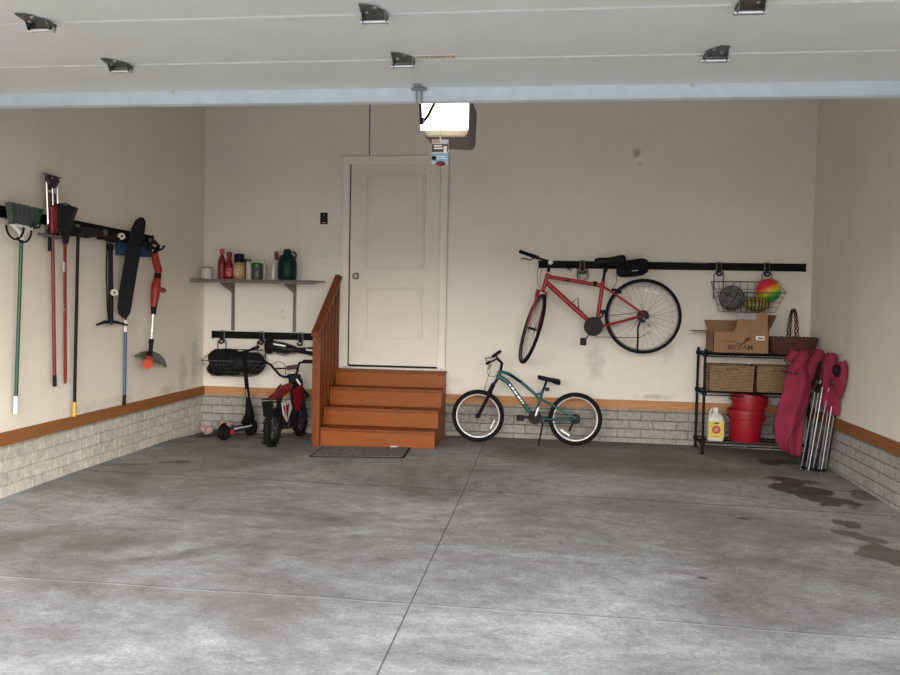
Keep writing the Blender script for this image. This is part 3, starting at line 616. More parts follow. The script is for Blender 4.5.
# hoverboard hanging on its rail
hb = thing('hoverboard', 'black hoverboard with white light strips hanging under the lower rail', 'hoverboard', P(296, 350, D-.13))
YH = D-.13
def sect(px, py, hpx, Y=YH, dep=.085, n=14):
    c_ = P(px, py, Y); h = hpx/FPX*(c_-O).dot(_f)
    return [c_+V((0, math.cos(2*PI*k/n)*dep, math.sin(2*PI*k/n)*h)) for k in range(n)]
mb = MB().loft([sect(271.5, 346, 4.), sect(273, 346.5, 6.0), sect(283, 348, 5.8), sect(291, 349.2, 4.6, dep=.07), sect(298, 350.2, 2.8, dep=.05), sect(305, 350.8, 3.4, dep=.07), sect(313, 351.6, 4.8), sect(324, 353, 5.6), sect(326, 353.5, 4.)])
mb.build('shell', mat('black_gloss_shell', (.012, .012, .013, 1), .3), hb, smooth=True)
for px, py in ((269.5, 346), (328.5, 353.5)):
    c_ = P(px, py, YH); MB().lathe(c_, [(.03, -.032), (.075, -.028), (.08, -.012), (.08, .012), (.075, .028), (.03, .032)], 24, (1, 0, 0)).build('hoverboard_wheel', RUB, hb, smooth=True)
for (a, b) in (((273.5, 344), (285.5, 346)), ((306, 349.5), (317, 351))):
    MB().beam(P(*a, YH-.077), P(*b, YH-.077), (0, .006, 0), (0, 0, .008)).build('light_strip', mat('white_strip', (.75, .76, .78, 1), .3), hb)
MB().tube([P(293, 352, YH-.05), P(283, 355.5, YH-.03), P(276, 353, YH-.02)], .006, 6).build('strap', mat('grey_strap', (.1, .1, .1, 1), .7), hb)
# ------------------------------------------------------------------ wall shelf
sz = 1.545; s0, s1 = -3.565, -2.275; sy0, sy1 = 7.58, D-.02
sh = thing('wall_shelf', 'grey wire wall shelf on two slotted uprights left of the door', 'shelf', ((s0+s1)/2, D, sz))
SG = mat('grey_shelf_metal', (.20, .185, .165, 1), .5, .3)
mb = MB()
mb.tube([(s0, sy0, sz+.012), (s1, sy0, sz+.012)], .006, 8).tube([(s0, sy0, sz-.014), (s1, sy0, sz-.014)], .006, 8).tube([(s0, sy1, sz+.012), (s1, sy1, sz+.012)], .005, 8).tube([(s0, (sy0+sy1)/2, sz+.004), (s1, (sy0+sy1)/2, sz+.004)], .005, 8)
n = 54
for i in range(n+1):
    x = s0+.004+(s1-s0-.008)*i/n; mb.tube([(x, sy1, sz+.014), (x, sy0, sz+.014), (x, sy0, sz-.014)], .0028, 5)
mb.build('wire_deck', SG, sh)
for px in (233.5, 295):
    x = P(px, 300, D).x
    ztop, zbt = 1.57, RZ2+.045
    u = MB().box((x-.015, D-.018, zbt), (x+.015, D, ztop)).build('upright', SG, sh)
    mb = MB(); z = zbt+.02
    while z < ztop-.06: mb.box((x-.009, D-.0195, z), (x-.004, D-.018, z+.014)).box((x+.004, D-.0195, z), (x+.009, D-.018, z+.014)); z += .03
    mb.build('slots', GAP, u)
    MB().prism([V((x-.004, D-.018, sz-.012)), V((x-.004, sy0+.02, sz-.012)), V((x-.004, sy0+.02, sz-.03)), V((x-.004, D-.018, sz-.115))], (.008, 0, 0)).build('bracket', SG, sh)
SZ = sz+.018
def bottle(px, wpx, toppx, prof, cols, name, label, cat='bottle', Y=7.74, seg=20, baseY=None):
    """prof: list of (part, [(r frac, h frac)...])"""
    c_ = P(px, 279, Y); x = c_.x; sc = (V((x, Y, SZ))-O).dot(_f)/FPX
    h = P(px, toppx, Y).z-SZ; r = wpx/2*sc; o = thing(name, label, cat, (x, Y, SZ))
    for (pn, pr), m in zip(prof, cols): MB().lathe((x, Y, SZ), [(a*r, b*h) for a, b in pr], seg).build(pn, m, o, smooth=True)
    return o, x, r, h
GR = mat('red_bottle_plastic', (.19, .005, .012, 1), .35); DR = mat('dark_red_cap', (.16, .006, .01, 1), .4); CREAM = mat('cream_label', (.55, .47, .33, 1), .6); AMB = mat('amber_brown', (.12, .045, .015, 1), .3)
o, x, r, h = bottle(207, 12, 267.5, [('tin_body', [(.97, .0), (1, .04), (1, .96), (.97, 1)]), ('tin_lid', [(1.02, .94), (1.02, 1.01), (.9, 1.02)])], [mat('white_tin_paint', (.50, .47, .42, 1), .4), mat('dark_lid', (.05, .045, .04, 1), .4)], 'paint_tin', 'small white tin at the far left end of the wall shelf', 'tin')
bottle(221.8, 8, 249, [('bottle_body', [(.9, 0), (1, .03), (1, .55), (.8, .66), (.38, .8), (.38, .88)]), ('cap', [(.55, .84), (.6, .9), (.5, 1)])], [GR, mat('pinkish_red_cap', (.42, .05, .07, 1), .4)], 'sauce_bottle', 'taller red bottle, left of the two red bottles on the shelf')
bottle(229.2, 8.6, 251.8, [('bottle_body', [(.9, 0), (1, .03), (1, .45), (.72, .62), (.55, .7), (.42, .82)]), ('cap', [(.62, .8), (.62, .97), (.4, 1)]), ('label', [(1.01, .12), (1.01, .40)])], [GR, DR, mat('red_white_label', (.5, .08, .08, 1), .5, 0, .8, 60)], 'sauce_bottle', 'shorter red bottle, right of the two red bottles on the shelf')
bottle(239, 11.5, 253.8, [('jar_body', [(.9, 0), (1, .03), (1, .58), (.8, .66)]), ('cap', [(.84, .66), (.86, .96), (.7, 1)]), ('label', [(1.01, .14), (1.01, .52)])], [mat('yellow_brown_jar', (.30, .22, .10, 1), .35), BLACK, mat('mixed_label', (.45, .3, .18, 1), .5, 0, .8, 70)], 'spray_can', 'wide black-capped can with yellow and red label on the shelf', 'can', Y=7.72)
bottle(244.5, 5.5, 259, [('bottle_body', [(.9, 0), (1, .03), (1, .8), (.6, .9)]), ('cap', [(.62, .88), (.6, 1)])], [mat('brown_red_tube', (.14, .03, .015, 1), .4), BLACK], 'small_bottle', 'narrow dark brown bottle behind the black-capped can', Y=7.83)
bottle(248.7, 5.4, 258.5, [('bottle_body', [(.9, 0), (1, .03), (1, .8), (.7, .86)]), ('cap', [(.9, .84), (.9, .97), (.6, 1)])], [mat('ivory_tube', (.50, .46, .38, 1), .4), mat('black_white_cap', (.10, .1, .1, 1), .4, 0, .6, 80)], 'small_bottle', 'slim ivory bottle with black top left of the green-lidded jar', Y=7.72)
bottle(257, 11, 263, [('jar_body', [(.92, 0), (1, .05), (1, .72), (.9, .76)]), ('lid', [(1.05, .72), (1.08, .92), (.85, 1)])], [mat('dark_grey_jar', (.06, .07, .065, 1), .3), mat('green_lid', (.02, .10, .03, 1), .4)], 'storage_jar', 'squat grey jar with green lid in the middle of the shelf', 'jar')
bottle(264.6, 3.6, 259.5, [('bottle_body', [(.9, 0), (1, .03), (1, .62), (.5, .8), (.45, 1)])], [mat('pale_tube', (.36, .33, .27, 1), .35)], 'small_bottle', 'thin pale tube standing right of the green-lidded jar')
bottle(273.3, 4, 264.5, [('bottle_body', [(.9, 0), (1, .03), (1, .8), (.6, 1)])], [mat('white_bottle', (.55, .53, .49, 1), .35)], 'small_bottle', 'short white bottle in front of the red-capped bottle', Y=7.68)
bottle(276.2, 5.8, 251.5, [('bottle_body', [(.9, 0), (1, .03), (1, .42), (.7, .56), (.4, .72)]), ('cap', [(.62, .7), (.75, .85), (.62, 1)])], [mat('white_bottle', (.55, .53, .49, 1), .35), DR], 'spray_bottle', 'white bottle with dark red cap beside the dark green jug', Y=7.80)
DG = mat('dark_green_plastic', (.006, .022, .018, 1), .35)
o, x, r, h = bottle(287.2, 19, 249.2, [('jug_body', [(.82, 0), (.95, .05), (1, .3), (.98, .55), (.85, .74), (.5, .84)]), ('cap', [(.42, .82), (.44, .94), (.3, 1)])], [DG, DG], 'insulated_jug', 'large dark green jug at the right of the wall shelf', 'jug', Y=7.72, seg=24)
MB().torus((x+.055, 7.72, SZ+h*.80), (0, 1, 0), .035, .009, 16, 6, -1.2, 1.6, (V((1, 0, 0)), V((0, 0, 1)))).build('handle', DG, o, smooth=True)
# ------------------------------------------------------------------ bicycles
def wheel(par, c_, ax, Ro, rt, nsp, name, rimc, rimw=.010, spr=.0011, hub=.02):
    c_ = V(c_); ax = V(ax).normalized(); u, v = basis(ax)
    ty = MB().torus(c_, ax, Ro-rt, rt, 56, 10).build(name, RUB, par, smooth=True)
    Ri = Ro-2*rt+.002
    mb = MB(); rings = []
    for i in range(56):
        a = 2*PI*i/56; e = u*math.cos(a)+v*math.sin(a)
        rings.append([c_+e*(Ri)-ax*.011, c_+e*(Ri)+ax*.011, c_+e*(Ri-rimw)+ax*.009, c_+e*(Ri-rimw*1.3), c_+e*(Ri-rimw)-ax*.009])
    mb.loft(rings, closed=True); mb.build('rim', rimc, ty, smooth=True)
    mb = MB()
    for i in range(nsp):
        a = 2*PI*i/nsp; s = 1 if i % 2 else -1; e = u*math.cos(a)+v*math.sin(a); a2 = a+(.9 if (i//2) % 2 else -.9); h = u*math.cos(a2)+v*math.sin(a2)
        mb.tube([c_+h*hub+ax*s*.028, c_+e*(Ri-rimw)], spr, 4)
    mb.build('spokes', SPK, ty)
    MB().lathe(c_, [(.006, -.05), (.01, -.034), (hub+.003, -.03), (hub+.003, -.026), (.012, -.02), (.012, .02), (hub+.003, .026), (hub+.003, .03), (.01, .034), (.006, .05)], 14, ax).build('hub', DKST, ty, smooth=True)
    return ty, u, v
# green children's bike
YG = 7.64; G = lambda px, py, dy=0: P(px, py, YG+dy)
gb = thing('bicycle', 'teal children\'s bicycle standing on its kickstand below the hanging red one', 'bicycle', (G(526, 443).x, YG, fz(-.2, YG)))
s_ = (G(478, 416)-O).dot(_f)/FPX
fw, _, _ = wheel(gb, G(478, 415.7), (0, 1, 0), 26.3*s_, .022, 28, 'front_wheel', mat('silver_rim', (.52, .52, .51, 1), .45, .2), .011)
rw, _, _ = wheel(gb, G(575.3, 419), (0, 1, 0), 26.3*s_, .022, 28, 'rear_wheel', mat('silver_rim', (.52, .52, .51, 1)), .011)
MB().beam(G(490.5, 428.5, -.01), G(494.5, 420, -.01), (.007, 0, .004), (0, .003, 0)).build('reflector', REFL, fw)
MB().beam(G(560.5, 429.5, -.01), G(569.5, 435.5, -.01), (.004, 0, .007), (0, .003, 0)).build('reflector', REFL, rw)
fr = MB()
fr.tube([G(500.3, 370.5), G(497.3, 379)], .020, 10)
fr.tube([G(500.5, 371.5), G(508, 373.5), G(521, 382), G(535.5, 394.5), G(540, 400)], [.015, .016, .016, .014, .012], 10)
fr.tube([G(498.8, 376), G(508, 382.5), G(519, 397), G(533, 416)], [.022, .022, .022, .020], 10)
fr.tube([G(535, 416), G(542.6, 391)], .014, 10)
fr.tube([G(535.5, 394.5), G(543, 393)], .010, 8)
for dy in (-.035, .035):
    fr.tube([G(541, 399), G(552, 405, dy), G(576, 418.5, dy)], .011, 8); fr.tube([G(537, 417.5), G(550, 419.5, dy), G(576, 419.5, dy)], .011, 8)
frame_ = fr.build('frame', TEAL, gb, smooth=True)
mb = MB()
for (a, b) in (((509.3, 384.2), (510.6, 386)), ((511.6, 387), (513.8, 390)), ((514.4, 391), (517, 394.6)), ((517.8, 395.8), (520.3, 399)), ((520.8, 399.8), (522, 401.4)), ((522.4, 402.2), (523.4, 403.4))):
    mb.beam(G(*a, -.0225), G(*b, -.0225), (.007, 0, .004), (0, .0015, 0))
mb.build('white_lettering', REFL, frame_)
MB().tube([G(506, 372.8, -.008), G(512, 376, -.010), G(521, 382, -.012)], .008, 6).build('black_decal', BLACK, frame_)
mb = MB()
for dy in (-.045, .045): mb.tube([G(491, 391, dy), G(477.9, 416.3, dy)], .017, 8); mb.tube([G(493.5, 384, dy*.9), G(488.5, 394.5, dy)], .022, 8)
mb.tube([G(493.8, 383.5, -.05), G(493.8, 383.5, .05)], .018, 8).tube([G(497.3, 379), G(494, 384)], .014, 8).tube([G(487.5, 393.5, -.045), G(483, 391.5, 0), G(487.5, 393.5, .045)], .012, 8)
mb.build('fork', BLACK, gb, smooth=True)
mb = MB().tube([G(500.5, 371), G(502, 362.5)], .014, 8).tube([G(502, 363), G(497, 358.5)], .013, 8)
mb.tube([G(497, 358.5), G(492.5, 361, -.10), G(488.5, 362.5, -.20)], .010, 8).tube([G(497, 358.5), G(497, 357, .1), G(494.5, 356, .16)], .010, 8)
hbg = mb.build('handlebar', BLACK, gb, smooth=True)
MB().tube([G(489.5, 362.2, -.18), G(487, 363.5, -.28)], .015, 8).tube([G(493, 356.5, .14), G(500, 351.5, .26)], .016, 8).build('grip', RUB, hbg, smooth=True)
MB().tube([G(492, 358, .12), G(485.5, 358, .06), G(486.5, 361, .0)], .005, 6).tube([G(491.5, 364, -.14), G(489.5, 366, -.2), G(488.5, 369, -.25)], .005, 6).build('brake_lever', BLACK, hbg)
cab = lambda pts, dy: MB().tube([G(a, b, dy) for a, b in pts], .0025, 5)
cab([(490, 362), (487.5, 368), (487, 373), (490, 376.5), (495, 376.5), (498, 374)], -.04).build('cable', BLACK, gb)
cab([(491, 364), (489.5, 372), (486.5, 382), (484, 392)], -.03).build('cable', BLACK, gb)
MB().tube([G(542.3, 392.5), G(546.8, 380.5)], .012, 8).box(G(545, 391, -.02), G(549.5, 387.5, .02)).build('seat_post', BLACK, gb, smooth=True)
def saddle(par, F, nose, tail, h, w0, w1, m):
    n, q = F(*nose), F(*tail); rings = []; N = 12
    for i, (k, ww, hh) in enumerate(((0, .2, .5), (.04, .5, .8), (.2, .6, .85), (.45, .85, .8), (.62, 1.4, .9), (.8, 2.2, 1.15), (.95, 2.2, 1.1), (1, 1.6, .7))):
        c_ = n.lerp(q, k); rings.append([c_+V((0, math.cos(2*PI*a/N)*ww*w0, math.sin(2*PI*a/N)*hh*h)) for a in range(N)])
    return MB().loft(rings).build('saddle', m, par, smooth=True)
saddle(gb, lambda a, b: G(a, b), (537.8, 377), (560.5, 382.5), .026, .030, .06, SADDLE)
MB().lathe(G(535, 417.5, -.04), [(.062, -.002), (.066, 0), (.062, .002)], 28, (0, 1, 0)).lathe(G(535, 417.5, -.03), [(.05, -.002), (.05, .002)], 20, (0, 1, 0)).build('chainring', DKST, gb)
mb = MB().beam(G(535, 417.5, -.055), G(521.5, 417.2, -.055), (0, .006, 0), (0, 0, .011)).beam(G(535, 417.5, .055), G(548, 418.5, .055), (0, .006, 0), (0, 0, .011))
cr = mb.build('crank', BLACK, gb)
MB().box(G(516.5, 416, -.15), G(524, 419.8, -.06)).build('pedal', BLACK, cr, bevel=.006); MB().box(G(544, 418, .06), G(551, 421, .15)).build('pedal', BLACK, cr, bevel=.006)
MB().beam(G(535.5, 416, -.045), G(538.2, 407.5, -.045), (.009, 0, .003), (0, .004, 0)).build('chain_guard', mat('silver_guard', (.6, .6, .6, 1), .3, .6), gb)
MB().lathe(G(575.3, 419, -.035), [(.05, -.006), (.05, -.003), (.035, 0), (.035, .012), (.02, .016)], 24, (0, 1, 0)).build('cassette', DKST, gb)
MB().tube([G(574, 420, -.05), G(571, 427, -.055), G(569, 431, -.05)], .010, 6).build('derailleur', BLACK, gb)
MB().tube([G(541.5, 421, -.02), G(542.5, 424, -.06), Z(538.5, 446, fz(-.09, 7.56)+.004)], .008, 8).build('kickstand', BLACK, gb, smooth=True)
mb = MB()
for a, b in (((537, 412.0), (575, 415.5)), ((537, 423), (572, 423.5))): mb.tube([G(*a, -.04), G(*b, -.04)], .003, 5)
mb.build('chain', BLACK, gb)
# red bicycle on the rail
YR = 7.66; Rr = lambda px, py, dy=0: P(px, py, YR+dy)
rd = thing('bicycle', 'large red bicycle hung by its top tube from the wall rail', 'bicycle', (Rr(596, 350).x, YR, Rr(596, 355).z))
s_ = (Rr(643, 316)-O).dot(_f)/FPX
rr_, _, _ = wheel(rd, Rr(643, 316.3), (0.03, 1, 0), 37.6*s_, .017, 32, 'rear_wheel', mat('grey_rim', (.16, .16, .16, 1), .45, .4), .010, .0011, .026)
# front wheel turned: centre (532,328); rim ellipse nearly edge-on
cF = P(532.2, 328.8, YR-.05); top = P(543, 293, YR+.02); bot = P(522, 364.5, YR-.05)
upv = (top-bot).normalized(); side = V((.22, -.975, 0)); side = (side-upv*side.dot(upv)).normalized(); axF = upv.cross(side)
wheel(rd, cF, axF, 36.9*s_, .017, 32, 'front_wheel', mat('dark_rim', (.03, .03, .03, 1), .5, .3), .016, .0011, .018)
MB().beam(Rr(644.5, 290, -.03), Rr(649.5, 291.8, -.03), (.003, 0, .006), (0, .003, 0)).beam(Rr(654, 291.5, -.03), Rr(659, 294, -.03), (.003, 0, .006), (0, .003, 0)).build('reflector', REFL, rr_)
fr = MB()
fr.tube([Rr(548, 273), Rr(543.5, 289)], .020, 10)
fr.tube([Rr(548, 276.5), Rr(575, 281), Rr(601, 285.5)], .019, 10)
fr.tube([Rr(546, 282), Rr(570, 304), Rr(594.5, 326)], [.024, .025, .024], 10)
fr.tube([Rr(603, 281), Rr(596.5, 327)], .020, 10)
for dy in (-.04, .04):
    fr.tube([Rr(602.5, 286), Rr(612, 292, dy), Rr(643, 313.5, dy)], .011, 8); fr.tube([Rr(597, 327.5), Rr(608, 325, dy), Rr(643.5, 315.5, dy)], .012, 8)
frr = fr.build('frame', RED, rd, smooth=True)
mb = MB().tube([Rr(566, 281.5, -.02), Rr(568, 277.5, -.02)], .0, 4) if 0 else MB()
mb.tube([Rr(568.3, 278.2), Rr(568, 281.8)], .021, 10).tube([Rr(595.5, 281.5), Rr(594.8, 286.2)], .022, 10).build('cable_clamp', BLACK, frr)
# fork follows the turned wheel
axn = axF.normalized()
mb = MB()
crown = P(542.8, 290.5, YR)
mb.tube([Rr(543.8, 289), crown], .016, 8)
for s in (-1, 1):
    mb.tube([crown+axn*s*.0, crown+axn*s*.035-upv*.015, cF.lerp(crown, .5)+axn*s*.045+side*.01, cF+axn*s*.05], [.014, .014, .011, .008], 8)
mb.build('fork', RED, rd, smooth=True)
MB().tube([crown+axn*.05+side*-.03, crown+axn*.055-upv*.07], .009, 6).tube([crown-axn*.05+side*-.03, crown-axn*.055-upv*.07], .009, 6).build('front_brake', STEEL, rd)
mb = MB().tube([Rr(548.3, 272), Rr(549.3, 264.5)], .015, 8).tube([Rr(549.3, 265.5), P(548.5, 262, YR-.06)], .015, 8)
b0, b1, bm_ = P(520, 251.5, YR-.30), P(573.5, 266.5, YR+.17), P(548.5, 261.5, YR-.07)
mb.tube([b0, b0.lerp(bm_, .5), bm_, bm_.lerp(b1, .5), b1], .0115, 8); hbr = mb.build('handlebar', BLACK, rd, smooth=True)
MB().tube([b0, b0.lerp(bm_, .42)], .017, 10).tube([b1, b1.lerp(bm_, .38)], .016, 10).build('grip', RUB, hbr, smooth=True)
MB().tube([b0.lerp(bm_, .55), P(530, 260.3, YR-.25), P(524, 258, YR-.28), P(521, 259, YR-.29)], .006, 6).tube([b0.lerp(bm_, .4), b0.lerp(bm_, .62)], .02, 8).tube([b1.lerp(bm_, .5), P(566, 267.5, YR+.08), P(571.5, 270.5, YR+.12)], .006, 6).build('brake_lever', BLACK, hbr)
MB().lathe(P(550.5, 262.3, YR-.10), [(.022, -.01), (.024, 0), (.018, .012), (.001, .016)], 16, (0, -1, 0)).build('bell', mat('white_bell', (.8, .8, .78, 1), .3), hbr, smooth=True)
MB().tube([Rr(540, 264, -.1), Rr(537.5, 272, -.06), Rr(537.8, 283, -.03), Rr(541, 289)], .0025, 5).tube([Rr(543, 266, -.1), Rr(540, 276, -.06), Rr(540.5, 284, -.03)], .0025, 5).build('cable', BLACK, rd)
MB().tube([Rr(603.2, 281), Rr(605.2, 268)], .013, 8).tube([Rr(604.5, 272), Rr(606.5, 268)], .02, 8).build('seat_post', BLACK, rd, smooth=True)
saddle(rd, lambda a, b: Rr(a, b), (594.5, 262), (625.5, 260), .045, .035, .07, SADDLE)
mb = MB(); rings = []
for k, hh in ((0, .4), (.06, .75), (.2, .95), (.5, 1), (.8, 1), (.94, .75), (1, .4)):
    c_ = Rr(616.5, 270).lerp(Rr(649, 266), k); rings.append([c_+V((math.cos(a)*.0, math.cos(a)*.06*hh, math.sin(a)*.083*hh)) for a in [2*PI*i/14 for i in range(14)]])
sb = mb.loft(rings).build('saddle_bag', BCLOTH, rd, smooth=True)
MB().beam(Rr(632, 271, -.062), Rr(638, 270.3, -.062), (0, .002, 0), (0, 0, .004)).build('bag_logo', mat('grey_print', (.35, .35, .35, 1)), sb)
MB().lathe(Rr(593.5, 326.5, -.05), [(.085, -.003), (.09, 0), (.085, .003)], 32, (0, 1, 0)).lathe(Rr(593.5, 326.5, -.06), [(.06, -.003), (.06, .003)], 24, (0, 1, 0)).build('chainring', DKST, rd)
cr = MB().beam(Rr(594.5, 327, -.07), Rr(583.5, 342, -.07), (0, .007, 0), (.012, 0, .008)).beam(Rr(594.5, 327, .07), Rr(604, 313, .07), (0, .007, 0), (.012, 0, .008)).build('crank', BLACK, rd)
MB().box(Rr(580.5, 338, -.17), Rr(586, 345, -.08)).build('pedal', BLACK, cr, bevel=.006); MB().box(Rr(601, 310, .08), Rr(608, 314, .17)).build('pedal', BLACK, cr, bevel=.006)
MB().lathe(Rr(643, 316.3, -.045), [(.058, -.004), (.058, 0), (.04, .004), (.04, .014), (.022, .02)], 24, (0, 1, 0)).build('cassette', DKST, rd)
MB().tube([Rr(643, 318, -.06), Rr(648, 322, -.065), Rr(649, 327, -.065)], .012, 8).lathe(Rr(648.5, 321.5, -.075), [(.025, -.006), (.025, .006)], 16, (0, 1, 0)).lathe(Rr(649.5, 332.5, -.07), [(.022, -.004), (.022, .004)], 14, (0, 1, 0)).build('derailleur', DER, rd)
MB().tube([Rr(640, 322, -.07), Rr(638, 328, -.08), Rr(637.5, 351, -.09)], .009, 8).build('kickstand', BLACK, rd, smooth=True)
MB().tube([Rr(594, 317.5, -.05), Rr(643, 312, -.05)], .003, 5).tube([Rr(594, 337, -.05), Rr(640, 337.5, -.05), Rr(648, 333, -.05)], .003, 5).build('chain', BLACK, rd)
MB().tube([Rr(572, 303), Rr(578, 297.5, -.03), Rr(578.5, 309.5, -.03), Rr(582.5, 312)], .005, 6).build('bottle_cage', BLACK, rd)
MB().tube([Rr(611.5, 289.5, -.05), Rr(616, 290, -.05), Rr(621.5, 293, -.05)], .014, 8).build('rear_brake', BLACK, rd, bevel=.01)
MB().tube([Rr(616, 274), Rr(617, 282), Rr(613, 288)], .003, 5).build('cable', BLACK, rd)
hh, hx = hook(582.5, RZ, label='grey rail hook holding the top tube of the red bicycle')
MB().tube([(hx-.045, D-.03, RZ-.04), (hx-.05, YR+.07, RZ-.12), (hx-.04, YR-.05, RZ-.145), (hx-.03, YR-.06, RZ-.10)], .009, 8).tube([(hx+.045, D-.03, RZ-.04), (hx+.05, YR+.07, RZ-.12), (hx+.04, YR-.05, RZ-.145), (hx+.03, YR-.06, RZ-.10)], .009, 8).torus((hx, D-.06, RZ-.11), (0, 1, 0), .045, .006, 24, 6).build('cradle_arm', mat('grey_hook_steel', (.28, .29, .29, 1), .4, .6), hh)
# ------------------------------------------------------------------ wire shelf rack
RX0, RX1, RY0, RY1 = 1.41, 2.33, 7.53, 7.88
rk = thing('wire_rack', 'black three-tier wire rack against the wall below the ball basket', 'shelf rack', (1.87, 7.7, .02))
tiers = [.955, .60, .135]
for x in (RX0, RX1):
    for y in (RY0, RY1):
        zf = fz(x, y); MB().cyl((x, y, zf), (x, y, .995), .0125, n=12).lathe((x, y, zf), [(.016, 0), (.018, .01), (.014, .03)], 12).build('post', BLACK, rk, smooth=True)
for z in tiers:
    mb = MB()
    for dz in (0, -.028):
        mb.tube([(RX0, RY0, z+dz), (RX1, RY0, z+dz), (RX1, RY1, z+dz), (RX0, RY1, z+dz)], .0055, 6, closed=True)
    for (a, b) in (((RX0, RY0), (RX1, RY0)), ((RX0, RY1), (RX1, RY1)), ((RX0, RY0), (RX0, RY1)), ((RX1, RY0), (RX1, RY1))):
        a, b = V((*a, z)), V((*b, z)); n = int((b-a).length/.04)
        mb.tube([a.lerp(b, i/(2*n))+V((0, 0, -.028 if i % 2 else 0)) for i in range(2*n+1)], .003, 4)
    for i in range(1, 30): x = RX0+(RX1-RX0)*i/30; mb.tube([(x, RY0, z+.004), (x, RY1, z+.004)], .0028, 5)
    mb.build('shelf', BLACK, rk)
    for x in (RX0, RX1):
        for y in (RY0, RY1): MB().lathe((x, y, z-.03), [(.016, 0), (.022, .005), (.022, .035), (.017, .04)], 12).build('collar', BLACK, rk)
T1, T2, T3 = (z+.008 for z in tiers)
# cardboard box
CB = mat('brown_cardboard', (.27, .15, .078, 1), .85, 0, .06, 8); CBI = CB
bx = thing('cardboard_box', 'open brown cardboard box with printed side on top of the rack', 'box', (1.7, 7.7, T1))
a = P(713, 352, 7.51); b = P(768.5, 354, 7.51); X0, X1 = a.x, b.x; Y0, Y1 = 7.51, 7.86; Zt = P(712, 331.5, 7.51).z; th = .005
MB().box((X0, Y0, T1), (X1, Y0+th, Zt)).box((X0, Y1-th, T1), (X1, Y1, Zt)).box((X0, Y0, T1), (X0+th, Y1, Zt)).box((X1-th, Y0, T1), (X1, Y1, Zt)).box((X0, Y0, T1), (X1, Y1, T1+th)).build('carton', CB, bx)
def Pn(px, py, Y=7.505): return P(px, py, Y)
fz0 = [Pn(714, 331.5), Pn(734, 331.5), Pn(738, 322), Pn(737, 313.3), Pn(768, 312.8), Pn(768.3, 331.8)]
for p in fz0: p.y = 7.512
fz0[0].z = fz0[1].z = fz0[5].z = Zt
MB().prism(fz0[1:], (0, .005, 0)).build('front_flap', CB, bx)
MB().prism([V((X0+.01, Y1, Zt)), V((X0+.3, Y1, Zt)), V((X0+.30, Y1+.02, Zt+.1)), V((X0-.02, Y1+.02, Zt+.1))], (0, .004, 0)).build('back_flap', CB, bx)
MB().prism([V((X0, Y0+.02, Zt)), V((X0, Y1-.02, Zt)), V((X0-.16, Y1-.03, Zt-.004)), V((X0-.16, Y0+.03, Zt-.004))], (0, 0, .005)).build('side_flap', CB, bx)
MB().prism([V((X1, Y0+.02, Zt)), V((X1, Y1-.02, Zt)), V((X1+.075, Y1-.02, Zt+.155)), V((X1+.075, Y0+.05, Zt+.155))], (-.004, 0, .002)).build('side_flap', CB, bx)
a, b = Pn(737.5, 319.3), Pn(756.5, 313.8); MB().box((a.x, 7.510, a.z), (b.x, 7.512, b.z)).build('tape_patch', mat('grey_tape', (.27, .26, .28, 1), .4), bx)
a, b = Pn(755.8, 340.2), Pn(764.7, 336.2); MB().box((a.x, 7.508, a.z), (b.x, 7.5105, b.z)).build('white_sticker', mat('sticker_white', (.7, .7, .68, 1), .6), bx)
a, b = Pn(758, 338.8), Pn(763, 337.8); MB().box((a.x, 7.507, a.z), (b.x, 7.508, b.z)).build('sticker_print', BLACK, bx)
PR = mat('dark_brown_print', (.06, .03, .015, 1), .8)
c_ = Pn(740.5, 347.6); words('BIOFAM', 'printed_name', PR, .062, frame((c_.x, 7.5095, c_.z), (1, 0, 0), (0, 0, 1)) @ Matrix.Diagonal((1.0, 1, 1, 1)), bx)
mb = MB(); pts = [Pn(718.5, 341.2), Pn(728, 341.3), Pn(735.5, 341.6), Pn(738, 343.4), Pn(741, 344.4), Pn(744, 343.2), Pn(747, 339.5), Pn(751, 337.6)]
for p in pts: p.y = 7.509
mb.tube(pts, [.002, .003, .0035, .004, .005, .008, .009, .004], 6)
for q_ in (((746, 340.5), (749.5, 336.6)), ((747, 341.3), (752, 339)), ((745, 341.2), (747, 337))): mb.tube([Pn(*q_[0]), Pn(*q_[1])], [.006, .003], 6)
for v in mb.bm.verts: v.co.y = 7.510+(v.co.y-7.509)*.1
mb.build('printed_plug_drawing', PR, bx)
# wicker basket with handle
WK = weave_mat('dark_wicker', (.13, .040, .026, 1), (.004, .002, .002, 1), .05, .02)
wk = thing('wicker_basket', 'dark brown wicker basket with tall hoop handle on top of the rack', 'basket', (2.15, 7.7, T1))
ca = P(770, 345, 7.66).x; cb = P(822.5, 345, 7.66).x; cx = (ca+cb)/2; ca = P(767.5, 345, 7.62).x; cb = min(P(822, 345, 7.62).x, R_-.02); cx = (ca+cb)/2; hw = (cb-ca)/2; zt = P(800, 338, 7.66).z
def oval(z, k, n=32): return [V((cx+hw*k*(abs(math.cos(a))**.6)*(1 if math.cos(a) >= 0 else -1), 7.66+.13*k*(abs(math.sin(a))**.7)*(1 if math.sin(a) >= 0 else -1), z)) for a in [2*PI*i/n for i in range(n)]]
MB().loft([oval(T1, .86), oval(T1+.05, .93), oval(zt-.01, .985), oval(zt-.01, .93), oval(T1+.02, .82)]).build('basket_body', WK, wk)
mb = MB()
